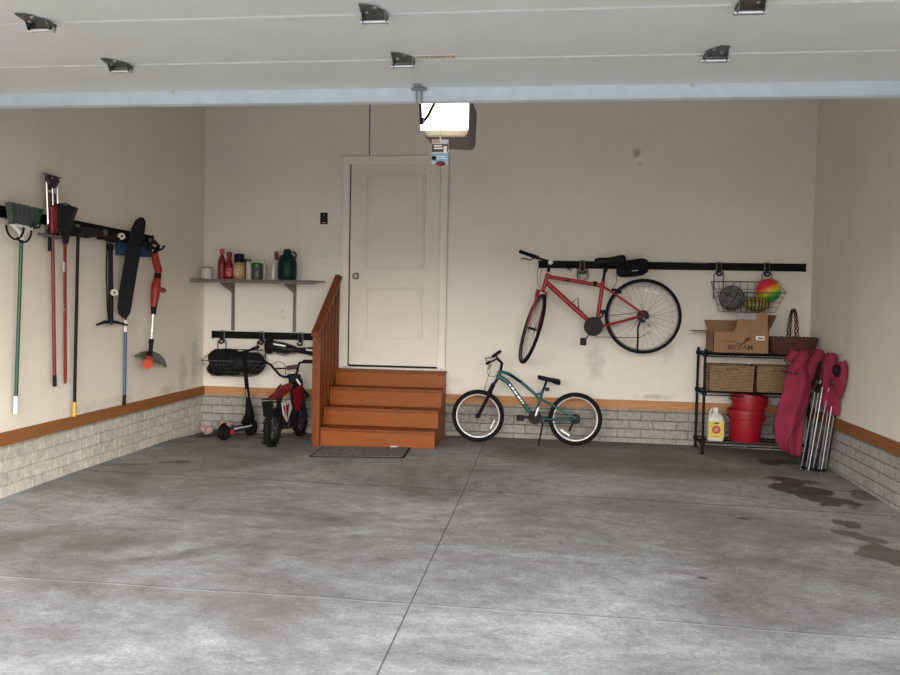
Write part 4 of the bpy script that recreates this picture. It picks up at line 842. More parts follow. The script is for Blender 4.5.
for ph in (0, PI):
    pts = []
    for i in range(97):
        a = 2*PI*i/96; c_ = V((cx+hw*(abs(math.cos(a))**.6)*(1 if math.cos(a) >= 0 else -1)*.97, 7.66+.128*(abs(math.sin(a))**.7)*(1 if math.sin(a) >= 0 else -1), zt-.006)); w_ = 14*a+ph
        pts.append(c_+V((0, .007*math.cos(w_), .009*math.sin(w_))))
    mb.tube(pts[:-1], .008, 5, closed=True)
mb.build('braided_rim', mat('wicker_rod', (.075, .026, .017, 1), .6), wk)
hxp = P(791.5, 330, 7.7).x; mb = MB()
for ph in (0, 2.1, 4.2):
    pts = []
    for i in range(61):
        k = i/60; a = PI*k; rr = .009+.008*abs(math.cos(a))**2.2
        zc = (zt-.02)+(P(791.5, 308, 7.7).z-zt+.01)*math.sin(a); yc = 7.66-.12*math.cos(a)
        w_ = ph+2*PI*5*k; pts.append(V((hxp+rr*math.cos(w_), yc+.3*rr*math.sin(w_), zc)))
    mb.tube(pts, .0065, 5)
mb.build('hoop_handle', mat('wicker_rod', (.075, .026, .017, 1)), wk, smooth=True)
# seagrass baskets
SGR = weave_mat('seagrass', (.40, .26, .13, 1), (.07, .04, .02, 1), .03, .014)
for (x0p, x1p, lab) in ((709.5, 754.5, 'tan woven seagrass bin on the middle shelf, beside the left posts'), (757, 799, 'tan woven seagrass bin on the middle shelf, partly behind the pink chairs')):
    a, b = P(x0p, 380, 7.55).x, P(x1p, 380, 7.55).x; zt_ = P(730, 366.3, 7.55).z
    o = thing('seagrass_bin', lab, 'basket', ((a+b)/2, 7.7, T2))
    def rc(z, i): return [V((a+i, 7.55+i, z)), V((b-i, 7.55+i, z)), V((b-i, 7.85-i, z)), V((a+i, 7.85-i, z))]
    MB().loft([rc(T2, .008), rc(zt_, 0), rc(zt_, .014), rc(T2+.02, .022)]).build('woven_body', SGR, o, bevel=.006)
    mb = MB().tube([p+V((0, 0, 0)) for p in rc(zt_, .007)], .010, 8, closed=True); mb.build('rolled_rim', SGR, o)
    MB().tube([((a+b)/2-.06, 7.545, zt_-.035), ((a+b)/2-.045, 7.535, zt_-.022), ((a+b)/2+.045, 7.535, zt_-.022), ((a+b)/2+.06, 7.545, zt_-.035)], .007, 6).build('handle', mat('seagrass_rope', (.14, .09, .05, 1), .8), o)
# buckets
BRD = mat('red_bucket_plastic', (.29, .004, .014, 1), .45)
def bucket(px, zb_, lab, tilt, rt_, rb_, h):
    x = P(px, 420, 7.68).x; o = thing('bucket', lab, 'bucket', (x, 7.68, zb_), 'nested buckets')
    mb = MB().lathe((x, 7.68, zb_), [(rb_-.004, 0), (rb_, .006), (rt_-.012, h-.075), (rt_+.004, h-.075), (rt_+.004, h-.068), (rt_-.008, h-.066), (rt_-.006, h-.03), (rt_+.008, h-.028), (rt_+.008, h-.002), (rt_, h), (rt_-.004, h-.004), (rb_-.008, .01)], 36)
    if tilt:
        for v in mb.bm.verts: v.co.z -= tilt*(v.co.x-x)
    mb.build('bucket_body', BRD, o, smooth=True)
    mb = MB(); mb.tube([(x-rt_-.012, 7.66, zb_+h-.04), (x-rt_-.03, 7.60, zb_+h-.08), (x-rt_+.02, 7.68-rt_*.9, zb_+h-.13), (x, 7.68-rt_-.015, zb_+h-.15), (x+rt_-.02, 7.68-rt_*.9, zb_+h-.13)][:0] or [(x+rt_+.01, 7.66, zb_+h-.045), (x+rt_+.018, 7.58, zb_+h-.08), (x+rt_*.9, 7.68-rt_*.55, zb_+h-.12)], .003, 6)
    mb.build('bail_wire', STEEL, o)
    MB().tube([(x+rt_+.004, 7.66, zb_+h-.055), (x+rt_*.92, 7.68-rt_*.38, zb_+h-.115)], .011, 8).build('grip', BRD, o, smooth=True)
    MB().tube([(x-rt_-.006, 7.66, zb_+h-.03), (x-rt_-.022, 7.62, zb_+h-.06), (x-rt_-.004, 7.60, zb_+h-.1)], .003, 6).build('bail_wire', STEEL, o)
bucket(745.5, T3, 'red plastic bucket standing on the bottom tier of the rack, lower of two nested', 0, .160, .135, .295)
bucket(747.5, T3+.145, 'red plastic bucket nested in another on the bottom tier, upper of two', .10, .162, .13, .295)
# jug
jx = P(715.5, 425, 7.62).x; jg = thing('cleaner_jug', 'white jug with yellow label beside the red buckets on the rack', 'jug', (jx, 7.63, T3))
def jr(z, hw_, hd, n=24, e=.45): return [V((jx+hw_*(abs(math.cos(a))**e)*(1 if math.cos(a) >= 0 else -1), 7.63+hd*(abs(math.sin(a))**e)*(1 if math.sin(a) >= 0 else -1), z)) for a in [2*PI*i/n for i in range(n)]]
zt_ = P(715, 407.5, 7.62).z; Hj = zt_-T3
JW = mat('milky_plastic', (.60, .59, .54, 1), .35)
MB().loft([jr(T3, .068, .048), jr(T3+.01, .073, .052), jr(T3+Hj*.66, .073, .052), jr(T3+Hj*.76, .055, .04), jr(T3+Hj*.84, .024, .024, e=1), jr(T3+Hj*.9, .02, .02, e=1)]).build('jug_body', JW, jg, smooth=True)
MB().lathe((jx, 7.63, T3+Hj*.88), [(.022, 0), (.024, .004), (.022, .036)], 14).build('cap', WHITE, jg)
MB().tube([(jx-.045, 7.60, T3+Hj*.95), (jx-.058, 7.59, T3+Hj*.85), (jx-.06, 7.59, T3+Hj*.68)], .010, 8).tube([(jx-.045, 7.60, T3+Hj*.95), (jx-.018, 7.62, T3+Hj*.9)], .010, 8).tube([(jx+.0, 7.575, T3+Hj*.9), (jx, 7.57, T3+Hj*.7)], .010, 8).build('handle', JW, jg, smooth=True)
MB().box((jx-.068, 7.573, T3+.028), (jx+.068, 7.580, T3+Hj*.60)).build('label', mat('yellow_label', (.62, .50, .07, 1), .5), jg)
MB().lathe((jx, 7.573, T3+Hj*.35), [(.038, 0), (.038, .0012)], 28, (0, -1, 0)).build('red_roundel', mat('red_print', (.42, .02, .03, 1), .5), jg)
MB().lathe((jx, 7.5715, T3+Hj*.35), [(.022, 0), (.022, .001)], 20, (0, -1, 0)).build('roundel_centre', mat('pink_print', (.5, .18, .16, 1), .5, 0, .5, 60), jg)
MB().box((jx-.022, 7.571, T3+Hj*.52), (jx+.022, 7.573, T3+Hj*.57)).box((jx-.05, 7.571, T3+Hj*.14), (jx+.03, 7.573, T3+Hj*.155)).box((jx-.06, 7.571, T3+Hj*.44), (jx-.042, 7.573, T3+Hj*.45)).build('label_print', mat('dark_print', (.1, .06, .03, 1), .5), jg)
# ------------------------------------------------------------------ folded pink chairs
PK = mat('pink_canvas', (.215, .012, .042, 1), .85, 0, .22, 9, .5); PKD = mat('dark_piping', (.03, .004, .01, 1), .7)
def chair_feet(pts): return pts
c1 = thing('folding_chair', 'folded pink camp chair leaning on the rack, its seat cloth hanging to the floor', 'camp chair', Z(806, 468, -.005), 'folded pink camp chairs')
c2 = thing('folding_chair', 'folded pink camp chair in the corner with its bare metal legs against the wall side', 'camp chair', Z(823, 471, -.01), 'folded pink camp chairs')
Yc = 7.22
def Q(px, py, dy=0): return P(px, py, Yc+dy)
# hanging seat cloth of chair 1
lf = [Q(787, 366, .02), Q(783, 380, -.02), Q(782, 395, -.02), Q(776, 408, -.02), Q(773.5, 424, -.02), Q(774.5, 436, -.02), Q(777, 446, -.02), Q(786, 453, -.01)]
rt2 = [Q(807, 366, .02), Q(812, 374, -.06), Q(812, 388, -.07), Q(810, 398, -.07), Q(805, 412, -.06), Q(803, 430, -.06), Q(801.5, 446, -.05), Q(799.5, 457, -.04)]
ch1 = MB().sheet(lf, rt2, 14, .016, 1.6, .4, belly=.05).build('seat_cloth', PK, c1, smooth=True, solid=.006, sub=1)
MB().tube([Q(812, 396, -.08), Q(806, 408, -.08), Q(801, 420, -.12), Q(793, 432, -.11), Q(788, 441, -.10), Q(789, 449, -.09), Q(795, 457, -.07), Q(800, 457.5, -.06), Q(801.5, 446, -.06), Q(803, 430, -.07), Q(806, 412, -.07)], .0045, 6).build('piping', PKD, ch1)
MB().tube([Q(782, 396, -.03), Q(776, 409, -.03), Q(773, 424, -.03), Q(775, 438, -.03)], .004, 6).build('piping', PKD, ch1)
# rolled backs, lofted puffy bundles
def roll(par, pts, rr, name, m=PK):
    mb = MB(); mb.tube([Q(*p) for p in pts], rr, 14)
    for v in mb.bm.verts: v.co += V((.006*math.sin(v.co.z*60+v.co.x*40), .008*math.sin(v.co.z*45+1), 0))
    return mb.build(name, m, par, smooth=True, sub=1)
roll(c1, [(786, 378, .03), (790, 374, .0), (798, 365, .0), (804, 354, .02), (808, 350, .04)], [.03, .055, .062, .06, .03], 'rolled_back')
r2 = roll(c1, [(808, 392, .05), (809, 380, .02), (813, 366, .0), (818, 355, .02), (822, 351, .05)], [.03, .07, .078, .075, .04], 'rolled_seat')
MB().torus(Q(813, 352, -.01), (.3, 1, .2), .07, .005, 20, 6, .3, 2.4).tube([Q(806, 372, -.06), Q(810, 358, -.06), Q(815, 350, -.01)], .0045, 6).build('piping', PKD, r2)
MB().tube([Q(781, 371, -.02), Q(786, 372.5, -.04), Q(794, 373, -.06), Q(800, 374, -.06)], .007, 6).tube([Q(784, 360, .02), Q(789, 366, -.02), Q(796, 372, -.06)], .005, 6).build('strap', PKD, c1)
MB().tube([Q(790, 362, .06), Q(796, 352, .06)], [.05, .055], 10).build('armrest', PK, c1, smooth=True)
# chair 2 cloth
X2 = lambda px, py, dy=0: P(px, py, 7.08+dy)
def roll2(pts, rr, name, m=PK, par=c2):
    mb = MB(); mb.tube([X2(*p) for p in pts], rr, 14)
    for v in mb.bm.verts: v.co += V((.006*math.sin(v.co.z*50+2), .008*math.sin(v.co.z*40+v.co.x*30), 0))
    return mb.build(name, m, par, smooth=True, sub=1)
roll2([(826, 392, .03), (825, 382, .0), (827, 368, -.02), (831, 358, .0), (834, 354, .03)], [.02, .05, .066, .062, .03], 'rolled_back')
lf = [X2(828, 352, .02), X2(824, 358, 0), X2(822, 366, -.02), X2(822.5, 372, -.02), X2(826, 378, -.02)]
rt3 = [X2(832, 353, .02), X2(837, 357, 0), X2(838, 364, -.05), X2(836, 372, -.06), X2(836, 380, -.04)]
k_ = MB().sheet(lf, rt3, 8, .008, 1, .2, belly=.07).build('hood_cloth', PK, c2, smooth=True, solid=.006, sub=1)
MB().tube([X2(828, 352, -.02), X2(824, 358, -.05), X2(822, 366, -.06), X2(823, 373, -.05), X2(827, 378, -.05)], .004, 6).build('piping', PKD, k_)
def X3(px, py, Y): return P(px, py, Y)
lf = [X3(836, 362, 6.97), X3(834, 370, 6.97), X3(833, 381, 6.97), X3(834, 390, 6.98), X3(836, 399, 6.98)]
rt3 = [X3(845, 360, 6.90), X3(847.5, 367, 6.87), X3(847, 377, 6.87), X3(844.5, 387, 6.9), X3(841.5, 397, 6.95)]
k_ = MB().sheet(lf, rt3, 6, .006, 1, .1, belly=.03).build('arm_cloth', PK, c2, smooth=True, solid=.006, sub=1)
MB().tube(rt3, .004, 6).build('piping', PKD, k_)
lf = [X3(827, 384, 7.12), X3(819, 395, 7.12), X3(820, 404, 7.12), X3(824, 414, 7.12)]
rt3 = [X3(838, 384, 6.98), X3(840, 395, 6.97), X3(840.5, 405, 6.98), X3(839.5, 417, 7.0)]
MB().sheet(lf, rt3, 8, .012, 1.5, .3, belly=.02).build('seat_cloth', PK, c2, smooth=True, solid=.006, sub=1)
MB().tube([X3(836.5, 364, 6.93), X3(836.5, 371, 6.92), X3(838, 378, 6.93)], [.03, .04, .02], 12).build('cup_holder', BCLOTH, c2, smooth=True, sub=1)
MB().tube([X3(813, 385, 7.05), X3(817, 376, 7.0), X3(820, 362, 7.05)], [.012, .02, .01], 8).tube([X3(816, 392, 7.0), X3(819, 384, 6.99)], [.025, .022], 8).build('joint_hub', BCLOTH, c1, smooth=True)
LEG = mat('chair_leg_steel', (.28, .28, .30, 1), .35, .8); DKL = mat('chair_leg_black', (.02, .02, .022, 1), .4)
def legs(par, specs):
    for (a, b, dyt, dyb, m) in specs:
        top_ = P(*a, 7.06+dyt); f0 = Z(*b, -.005); f0 = P(*b, f0.y-.02+dyb); f0.z = fz(f0.x, f0.y)+.012
        MB().tube([top_, f0], .0066, 8).lathe((f0.x, f0.y, f0.z-.010), [(.011, 0), (.013, .004), (.011, .03)], 10).build('leg', m, par, smooth=True)
legs(c1, [((817.5, 378), (801, 469), 0, -.02, LEG), ((820.5, 380), (806, 470), -.02, -.02, LEG), ((814.5, 388), (803.5, 467), .04, .03, DKL), ((823, 385), (808.5, 471.5), .02, .0, LEG), ((818, 384), (811.5, 468), .05, .04, DKL)])
legs(c2, [((829, 388), (812.5, 470.5), 0, .0, LEG), ((832, 386), (818.5, 471), .0, .03, LEG), ((835, 386), (821, 472.5), -.03, -.01, LEG), ((837.5, 391), (825, 472), -.05, .02, LEG), ((831, 400), (816, 469), .03, .05, DKL), ((838.5, 398), (827, 468), -.03, .10, DKL)])
MB().tube([Z(801, 467, .02), Z(806, 468.5, .02), Z(811, 468.5, .02)], .010, 6).build('foot_joint', BLACK, c1)
MB().tube([Z(813, 469, .02), Z(820, 471, .02), Z(826, 470, .02)], .010, 6).build('foot_joint', BLACK, c2)
# ------------------------------------------------------------------ kick scooter
sc = thing('electric_scooter', 'black stand-up scooter with a red rear accent parked left of the motocross bike', 'scooter', (-3.05, 7.5, -.01))
rwc = P(224, 436, 7.32); fwc = P(251, 427, 7.74)
rwc.z = fz(rwc.x, rwc.y)+.077; fwc.z = fz(fwc.x, fwc.y)+.085
fd = (fwc-rwc); fd.z = 0; fd.normalize(); axs = V((-fd.y, fd.x, 0))
def smallwheel(par, c_, ax, R, w_, name, knob=False):
    ty = MB().lathe(c_, [(R*.55, -w_*.5), (R*.9, -w_*.5), (R, -w_*.25), (R, w_*.25), (R*.9, w_*.5), (R*.55, w_*.5)], 32, ax).build(name, RUB, par, smooth=True)
    MB().lathe(c_, [(.01, -w_*.6), (R*.3, -w_*.54), (R*.58, -w_*.5), (R*.58, w_*.5), (R*.3, w_*.54), (.01, w_*.6)], 24, ax).build('hub', DKST, ty, smooth=True)
    return ty
smallwheel(sc, rwc, axs, .075, .052, 'rear_wheel'); smallwheel(sc, fwc, axs, .085, .05, 'front_wheel')
d0, d1 = rwc+fd*.07+V((0, 0, .01)), fwc-fd*.09+V((0, 0, .015))
dk = MB().beam(d0, d1, axs*.07, V((0, 0, .02))).build('deck', mat('dark_grey_deck', (.025, .025, .027, 1), .5), sc, bevel=.008)
MB().beam(d0+V((0, 0, .022))-axs*.072, d1+V((0, 0, .022))-axs*.072, axs*.004, V((0, 0, .006))).build('edge_trim', mat('pale_trim', (.6, .6, .58, 1), .4), dk)
MB().beam(rwc+fd*.05-axs*.05+V((0, 0, .0)), rwc+fd*.13-axs*.05+V((0, 0, .01)), axs*.012, V((0, 0, .02))).build('red_bumper', mat('red_plastic', (.45, .01, .02, 1), .4), sc)
MB().torus(rwc, axs, .086, .010, 14, 6, .5, 1.9, (fd*-1, V((0, 0, 1)))).build('rear_fender', BLACK, sc, smooth=True)
base = fwc+V((0, 0, .11))+fd*-.02; topS = P(243.5, 352, 7.52)
neck = base.lerp(topS, .28)
MB().tube([fwc+V((0, 0, .02))-fd*.03, base, neck], [.05, .048, .026], 12).build('fork_shroud', BLACK, sc, smooth=True)
MB().tube([base-fd*.09+V((0, 0, -.06)), base+V((0, 0, .02))], [.04, .05], 10).build('hinge_cover', BLACK, sc, smooth=True)
stem = MB().tube([neck, topS], [.022, .018], 12).build('stem', BLACK, sc, smooth=True)
MB().tube([neck.lerp(topS, .05)-V((0, .021, 0)), neck.lerp(topS, .22)-V((0, .021, 0))], .006, 6).build('stem_stripe', mat('dull_print', (.35, .28, .22, 1), .5), stem)
hs = MB().tube([topS, P(250, 350, 7.50), P(258, 347, 7.47)], .012, 8).tube([topS, P(238, 353, 7.53), P(232, 354.5, 7.54)], .012, 8).build('handlebar', BLACK, sc, smooth=True)
MB().tube([P(252, 349.2, 7.49), P(258.5, 346.8, 7.465)], .017, 8).tube([P(236, 353.5, 7.53), P(230, 355, 7.54)], .017, 8).build('grip', RUB, hs, smooth=True)
# ------------------------------------------------------------------ floor skateboard
sk = thing('skateboard', 'small upturned skateboard with pink wheels in the back left corner', 'skateboard', Z(213, 436, 0))
bA, bB = P(207, 437, 7.64), P(225, 428, 7.78)
bA.z = fz(bA.x, bA.y)+.02; bB.z = fz(bB.x, bB.y)+.06
bd = (bB-bA).normalized(); ba = V((-bd.y, bd.x, 0)).normalized()*-1; up = ba.cross(bd)
if up.z < 0: up = -up
ex = bd*.12
MB().loft([[c_+ba*math.cos(a)*w_+up*math.sin(a)*.007 for a in [2*PI*i/12 for i in range(12)]] for c_, w_ in ((bA-ex*.9+up*.012, .03), (bA-ex*.5, .07), (bA, .085), (bB, .085), (bB+ex*.5, .07), (bB+ex*.8+up*.012, .03))]).build('deck', mat('dark_green_deck', (.035, .045, .035, 1), .6), sk, smooth=True)
PWH = mat('pink_wheel', (.42, .26, .21, 1), .5, 0, .3, 20)
for c_ in (bA, bB):
    tk = MB().beam(c_+up*.005, c_+up*.045, ba*.02, bd*.02).tube([c_-ba*.07+up*.055, c_+ba*.07+up*.055], .008, 8).build('truck', mat('pale_truck', (.6, .6, .58, 1), .35, .5), sk)
    for s in (-1, 1): MB().cyl(c_+ba*s*.048+up*.055, c_+ba*s*.092+up*.055, .032, n=18).build('skate_wheel', PWH, tk, smooth=True)
# ------------------------------------------------------------------ dirt bike
mx = thing('electric_dirt_bike', 'small red and black motocross-style bike parked beside the wooden steps', 'motorbike', (-2.5, 7.4, .01))
RWc = V((P(272.5, 432, 7.02).x, 7.02, 0)); FWc = V((P(300, 427, 7.74).x, 7.74, 0))
RWc.z = fz(RWc.x, RWc.y)+.175; FWc.z = fz(FWc.x, FWc.y)+.165
fd = (FWc-RWc); fd.z = 0; fd.normalize(); ax = V((fd.y, -fd.x, 0)); UP = V((0, 0, 1))
def knobby(c_, R, w_, name, axx=None, fdd=None):
    A_ = axx or ax; F_ = fdd or fd
    ty = MB().torus(c_, A_, R-w_*.5, w_*.5, 40, 10).build(name, RUB, mx, smooth=True)
    mb = MB()
    for i in range(30):
        a = 2*PI*i/30; e = F_*math.cos(a)+UP*math.sin(a); tt = F_*-math.sin(a)+UP*math.cos(a)
        for s in ((-.35, .35) if i % 2 else (-.0,)): mb.beam(c_+e*(R-.006)+A_*s*w_, c_+e*(R+.002)+A_*s*w_, A_*w_*.16, tt*.007)
    mb.build('tread', RUB, ty)
    mb = MB().torus(c_, A_, R-w_-.004, .012, 32, 6)
    for i in range(8):
        a = 2*PI*i/8; e = F_*math.cos(a)+UP*math.sin(a); mb.tube([c_+e*.02, c_+e*(R-w_)], .007, 6)
    mb.lathe(c_, [(.012, -.05), (.03, -.035), (.03, .035), (.012, .05)], 16, A_); mb.build('wheel_rim', mat('dark_alloy', (.06, .06, .06, 1), .45, .5), ty)
    return ty
knobby(RWc, .172, .062, 'rear_wheel')
# the steering is turned slightly
MR = mat('glossy_red_plastic', (.20, .005, .010, 1), .4); MK = mat('dark_frame_steel', (.010, .010, .011, 1), .5); MWh = mat('white_black_graphic', (.55, .54, .52, 1), .4)
H = lambda t_, s, z: RWc+fd*t_+ax*s+V((0, 0, z))     # t along bike, s to its right, z above rear hub
WB = (FWc-RWc).dot(fd)
knobby(FWc, .160, .055, 'front_wheel')
mb = MB()
for s in (-.06, .06): mb.tube([H(0, s, 0), H(.12, s*1.1, .02), H(.24, s, .03)], .014, 8)
mb.tube([H(.22, -.06, .03), H(.22, .06, .03)], .014, 8).tube([H(.2, 0, .05), H(.18, 0, .26), H(.40, 0, .32), H(WB-.14, 0, .37)], .018, 8).tube([H(.24, 0, .0), H(.42, 0, .02), H(WB-.12, 0, .33)], .018, 8)
mb.build('frame', MK, mx, smooth=True)
MB().box(H(.2, -.08, -.04)-V((0, 0, 0)), H(.42, .08, .16)).build('motor_housing', MK, mx, bevel=.02)
seatm = []
for t_, w_, z, hh in ((-.05, .030, .272, .010), (.0, .050, .278, .020), (.05, .055, .280, .028), (.12, .055, .290, .032), (.17, .045, .315, .02)):
    seatm.append([H(t_, math.cos(a)*w_, z+math.sin(a)*hh) for a in [2*PI*i/12 for i in range(12)]])
MB().loft(seatm).build('seat', mat('dark_red_seat', (.13, .005, .009, 1), .6), mx, smooth=True)
tm = []
for t_, w_, z, hh in ((.10, .045, .275, .015), (.18, .055, .305, .035), (.28, .055, .325, .045), (.38, .045, .34, .035), (.44, .025, .35, .02)):
    tm.append([H(t_, math.cos(a)*w_, z+math.sin(a)*hh) for a in [2*PI*i/14 for i in range(14)]])
MB().loft(tm).build('tank', MR, mx, smooth=True)
for s in (-1, 1):
    pn = MB().prism([H(.02, s*.075, .235), H(.20, s*.085, .24), H(.26, s*.085, .16), H(.14, s*.08, .04), H(.05, s*.078, .12)], ax*s*.006).build('side_plate', MWh, mx)
    MB().prism([H(.10, s*.0815, .20), H(.17, s*.0855, .21), H(.14, s*.0835, .07), H(.11, s*.082, .13)], ax*s*.008).prism([H(.035, s*.077, .20), H(.08, s*.08, .2), H(.10, s*.08, .11)], ax*s*.007).build('plate_graphic', mat('red_black_graphic', (.22, .01, .015, 1), .4, 0, .9, 40), pn)
    MB().prism([H(.28, s*.08, .32), H(.46, s*.10, .36), H(.50, s*.10, .26), H(.40, s*.10, .10), H(.34, s*.09, .14)], ax*s*.010).build('radiator_shroud', MR, mx)
MB().prism([H(-.14, -.055, .26), H(-.14, .055, .26), H(-.10, .05, .12), H(-.10, -.05, .12)], fd*.012).prism([H(-.15, -.05, .262), H(-.15, .05, .262), H(.02, .05, .245), H(.02, -.05, .245)], V((0, 0, -.012))).build('rear_fender', BLACK, mx, bevel=.006)
MB().prism([H(-.15, -.055, .275), H(-.15, .055, .275), H(.0, .05, .268), H(.0, -.05, .268)], V((0, 0, .008))).build('tail', BLACK, mx, bevel=.004)
mb = MB(); fork0 = FWc; ft = H(WB-.15, 0, .40)
for s in (-1, 1): mb.tube([FWc+ax*s*.055, ft+ax*s*.055], [.016, .018], 10)
mb.tube([ft-ax*.06, ft+ax*.06], .018, 8).tube([ft+ax*-.06+V((0, 0, -.06)), ft+ax*.06+V((0, 0, -.06))], .018, 8).build('fork', mat('dark_fork', (.05, .05, .05, 1), .35, .6), mx, smooth=True)
MB().prism([FWc+fd*-.16+ax*-.04+UP*.19, FWc+fd*-.16+ax*.04+UP*.19, FWc+fd*.14+ax*.035+UP*.215, FWc+fd*.14-ax*.035+UP*.215], V((0, 0, .01))).build('front_fender', MR, mx, bevel=.004)
MB().prism([ft+fd*.05+ax*-.06+UP*-.08, ft+fd*.05+ax*.06+UP*-.08, ft+fd*.02+ax*.07+UP*.07, ft+fd*.02-ax*.07+UP*.07], fd*.012).build('number_plate', MWh, mx, bevel=.006)
hy = ft.y-.01
lg, rg = P(266, 362.5, hy-.02), P(309, 361, hy-.04)
ctr = ft+UP*.035
lb, rb2 = P(279.5, 375, hy), P(296, 374, hy)
hbm = MB().tube([lg, P(270.5, 364.5, hy), lb, P(284, 377, hy), P(293, 376.5, hy), rb2, P(299.5, 363, hy), rg], .012, 8).tube([P(274.5, 368.7, hy), P(297.5, 368, hy)], .008, 8).tube([ctr, P(287.5, 376.5, hy)], .02, 8).build('handlebar', BLACK, mx, smooth=True)
MB().tube([P(303.5, 361.5, hy-.03), P(313, 361.5, hy-.06)], .019, 10).tube([lg, P(262, 361, hy-.04)], .019, 10).build('grip', RUB, hbm, smooth=True)
MB().tube([P(287, 368, hy-.02), P(298.5, 366.5, hy-.02)], .022, 10).build('bar_pad', mat('black_red_pad', (.06, .012, .012, 1), .7, 0, .6, 30), hbm, smooth=True)
MB().tube([P(272, 365, hy-.03), P(277, 361.5, hy-.04), P(283, 362.5, hy-.03), P(286, 368, hy-.02), P(285, 376, hy-.01)], .003, 5).build('cable', BLACK, hbm)
MB().box(ft-ax*.055-fd*.04+UP*-.10, ft+ax*.055+fd*.02+UP*.05).build('headstock_cover', BLACK, mx, bevel=.012)
MB().tube([P(297, 381, hy-.02), P(304, 391, hy-.05), P(308, 397, hy-.06)], [.02, .016, .022], 10).build('fork_guard', BLACK, mx, smooth=True)
MB().beam(P(296.5, 379, hy-.06), P(302, 387, hy-.07), (.006, 0, .004), (0, .004, 0)).build('white_decal', WHITE, mx)
MB().tube([H(.18, -.07, -.03), H(.14, -.14, -.16), H(.13, -.16, -.171)], .007, 6).build('kickstand', BLACK, mx)
# ------------------------------------------------------------------ side wall tools
def wt(name, label, cat, px, py, off=.08, group=None): return thing(name, label, cat, W(px, py, off), group)
def rhook(px, py, label, grp=None):
    p = W(px, py, .05); o = thing('rail_hook', label, 'hook', (-L+.03, p.y, p.z), grp)
    MB().box((-L+.028, p.y-.025, p.z-.04), (-L+.042, p.y+.025, p.z+.05)).build('hook_plate', mat('grey_hook_plate', (.14, .14, .14, 1)), o, bevel=.003)
    mb = MB()
    for s in (-.032, .032): mb.tube([(-L+.04, p.y+s, p.z-.02), (-L+.08, p.y+s, p.z-.045), (-L+.13, p.y+s, p.z-.04), (-L+.14, p.y+s, p.z-.01)], .007, 6)
    mb.build('hook_arm', BLACK, o); return o
rhook(25, 221, 'black rail hook behind the green broom'); rhook(51, 228, 'black rail hook carrying the red-handled extension tool'); rhook(65, 229, 'black rail hook behind the black scoop'); rhook(79, 231, 'black rail hook under the flat black tool head'); rhook(107, 236, 'black rail hook above the bicycle pump', None); rhook(133, 240, 'black rail hook behind the hanging skateboard'); rhook(152, 244, 'black rail hook nearest the corner carrying the trimmer')
# broom
br = wt('broom', 'green-handled broom with grey bristles, hanging upside down nearest the camera', 'broom', 16, 410)
MB().tube([W(21.5, 237, .09), W(16, 398, .06)], .0125, 10).build('handle', mat('green_metal', (.008, .065, .03, 1), .4), br, smooth=True)
MB().tube([W(16, 396, .06), W(15.5, 414, .06)], .0145, 10).build('white_end', WHITE, br, smooth=True)
MB().tube([W(22, 231, .09), W(21.3, 240, .09)], .017, 10).tube([W(21.5, 234, .09), W(12, 224, .09)], [.017, .012], 8).tube([W(22.5, 234, .09), W(31, 228, .09)], [.017, .014], 8).beam(W(12, 224.5, .09), W(31, 228.5, .09), (.018, 0, 0), (0, 0, .010)).build('shroud', WHITE, br, bevel=.004)
m, t, bs = nt('broom_bristles'); tc = nd(t, 'ShaderNodeTexCoord'); sp = nd(t, 'ShaderNodeSeparateXYZ'); t.links.new(tc.outputs['Object'], sp.inputs[0])
n = noise(t, objco(t, (60, 60, 3)), 3, 3); k = math_(t, 'ADD', math_(t, 'MULTIPLY', sp.outputs[1], 3.3), -.15, clamp=True)
cc_ = mix(t, ramp(t, k, [(.38, (0, 0, 0)), (.5, (1, 1, 1))]), (.075, .095, .09, 1), (.008, .12, .02, 1)); t.links.new(mix(t, .7, cc_, ramp(t, n, [(.3, (.35, .35, .35)), (.7, (1.2, 1.2, 1.2))]), 'MULTIPLY'), bs.inputs[0]); val(bs, 'Roughness', .9); bump(t, bs, n, 1, .01)
a, b, c3, d3 = W(10.5, 224, .09), W(34, 228, .09), W(41, 209.5, .09), W(8, 202, .09)
rings = []
for k, th_ in ((0, .016), (.35, .018), (.7, .020), (1, .022)):
    l_, r_ = a.lerp(d3, k), b.lerp(c3, k); N = 14; e = []
    for i in range(N): e.append(l_.lerp(r_, i/(N-1))+V((-th_*(1+.1*(i % 2)), 0, .003*math.sin(i*2) if k == 1 else 0)))
    for i in range(N-1, -1, -1): e.append(l_.lerp(r_, i/(N-1))+V((th_*(1+.1*(i % 2)), 0, .003*math.cos(i*2) if k == 1 else 0)))
    rings.append(e)
MB().loft(rings).build('bristles', m, br)
p = W(18, 226, .15); MB().torus(V((-L+.13, p.y, p.z+.0)), (1, 0, 0), .085, .007, 24, 6, PI, 2*PI, (V((0, 1, 0)), V((0, 0, 1)))).torus(V((-L+.10, p.y+.12, p.z-.01)), (1, 0, 0), .085, .007, 24, 6, PI*1.25, 2*PI, (V((0, 1, 0)), V((0, 0, 1)))).build('hook_loop', BLACK, br)
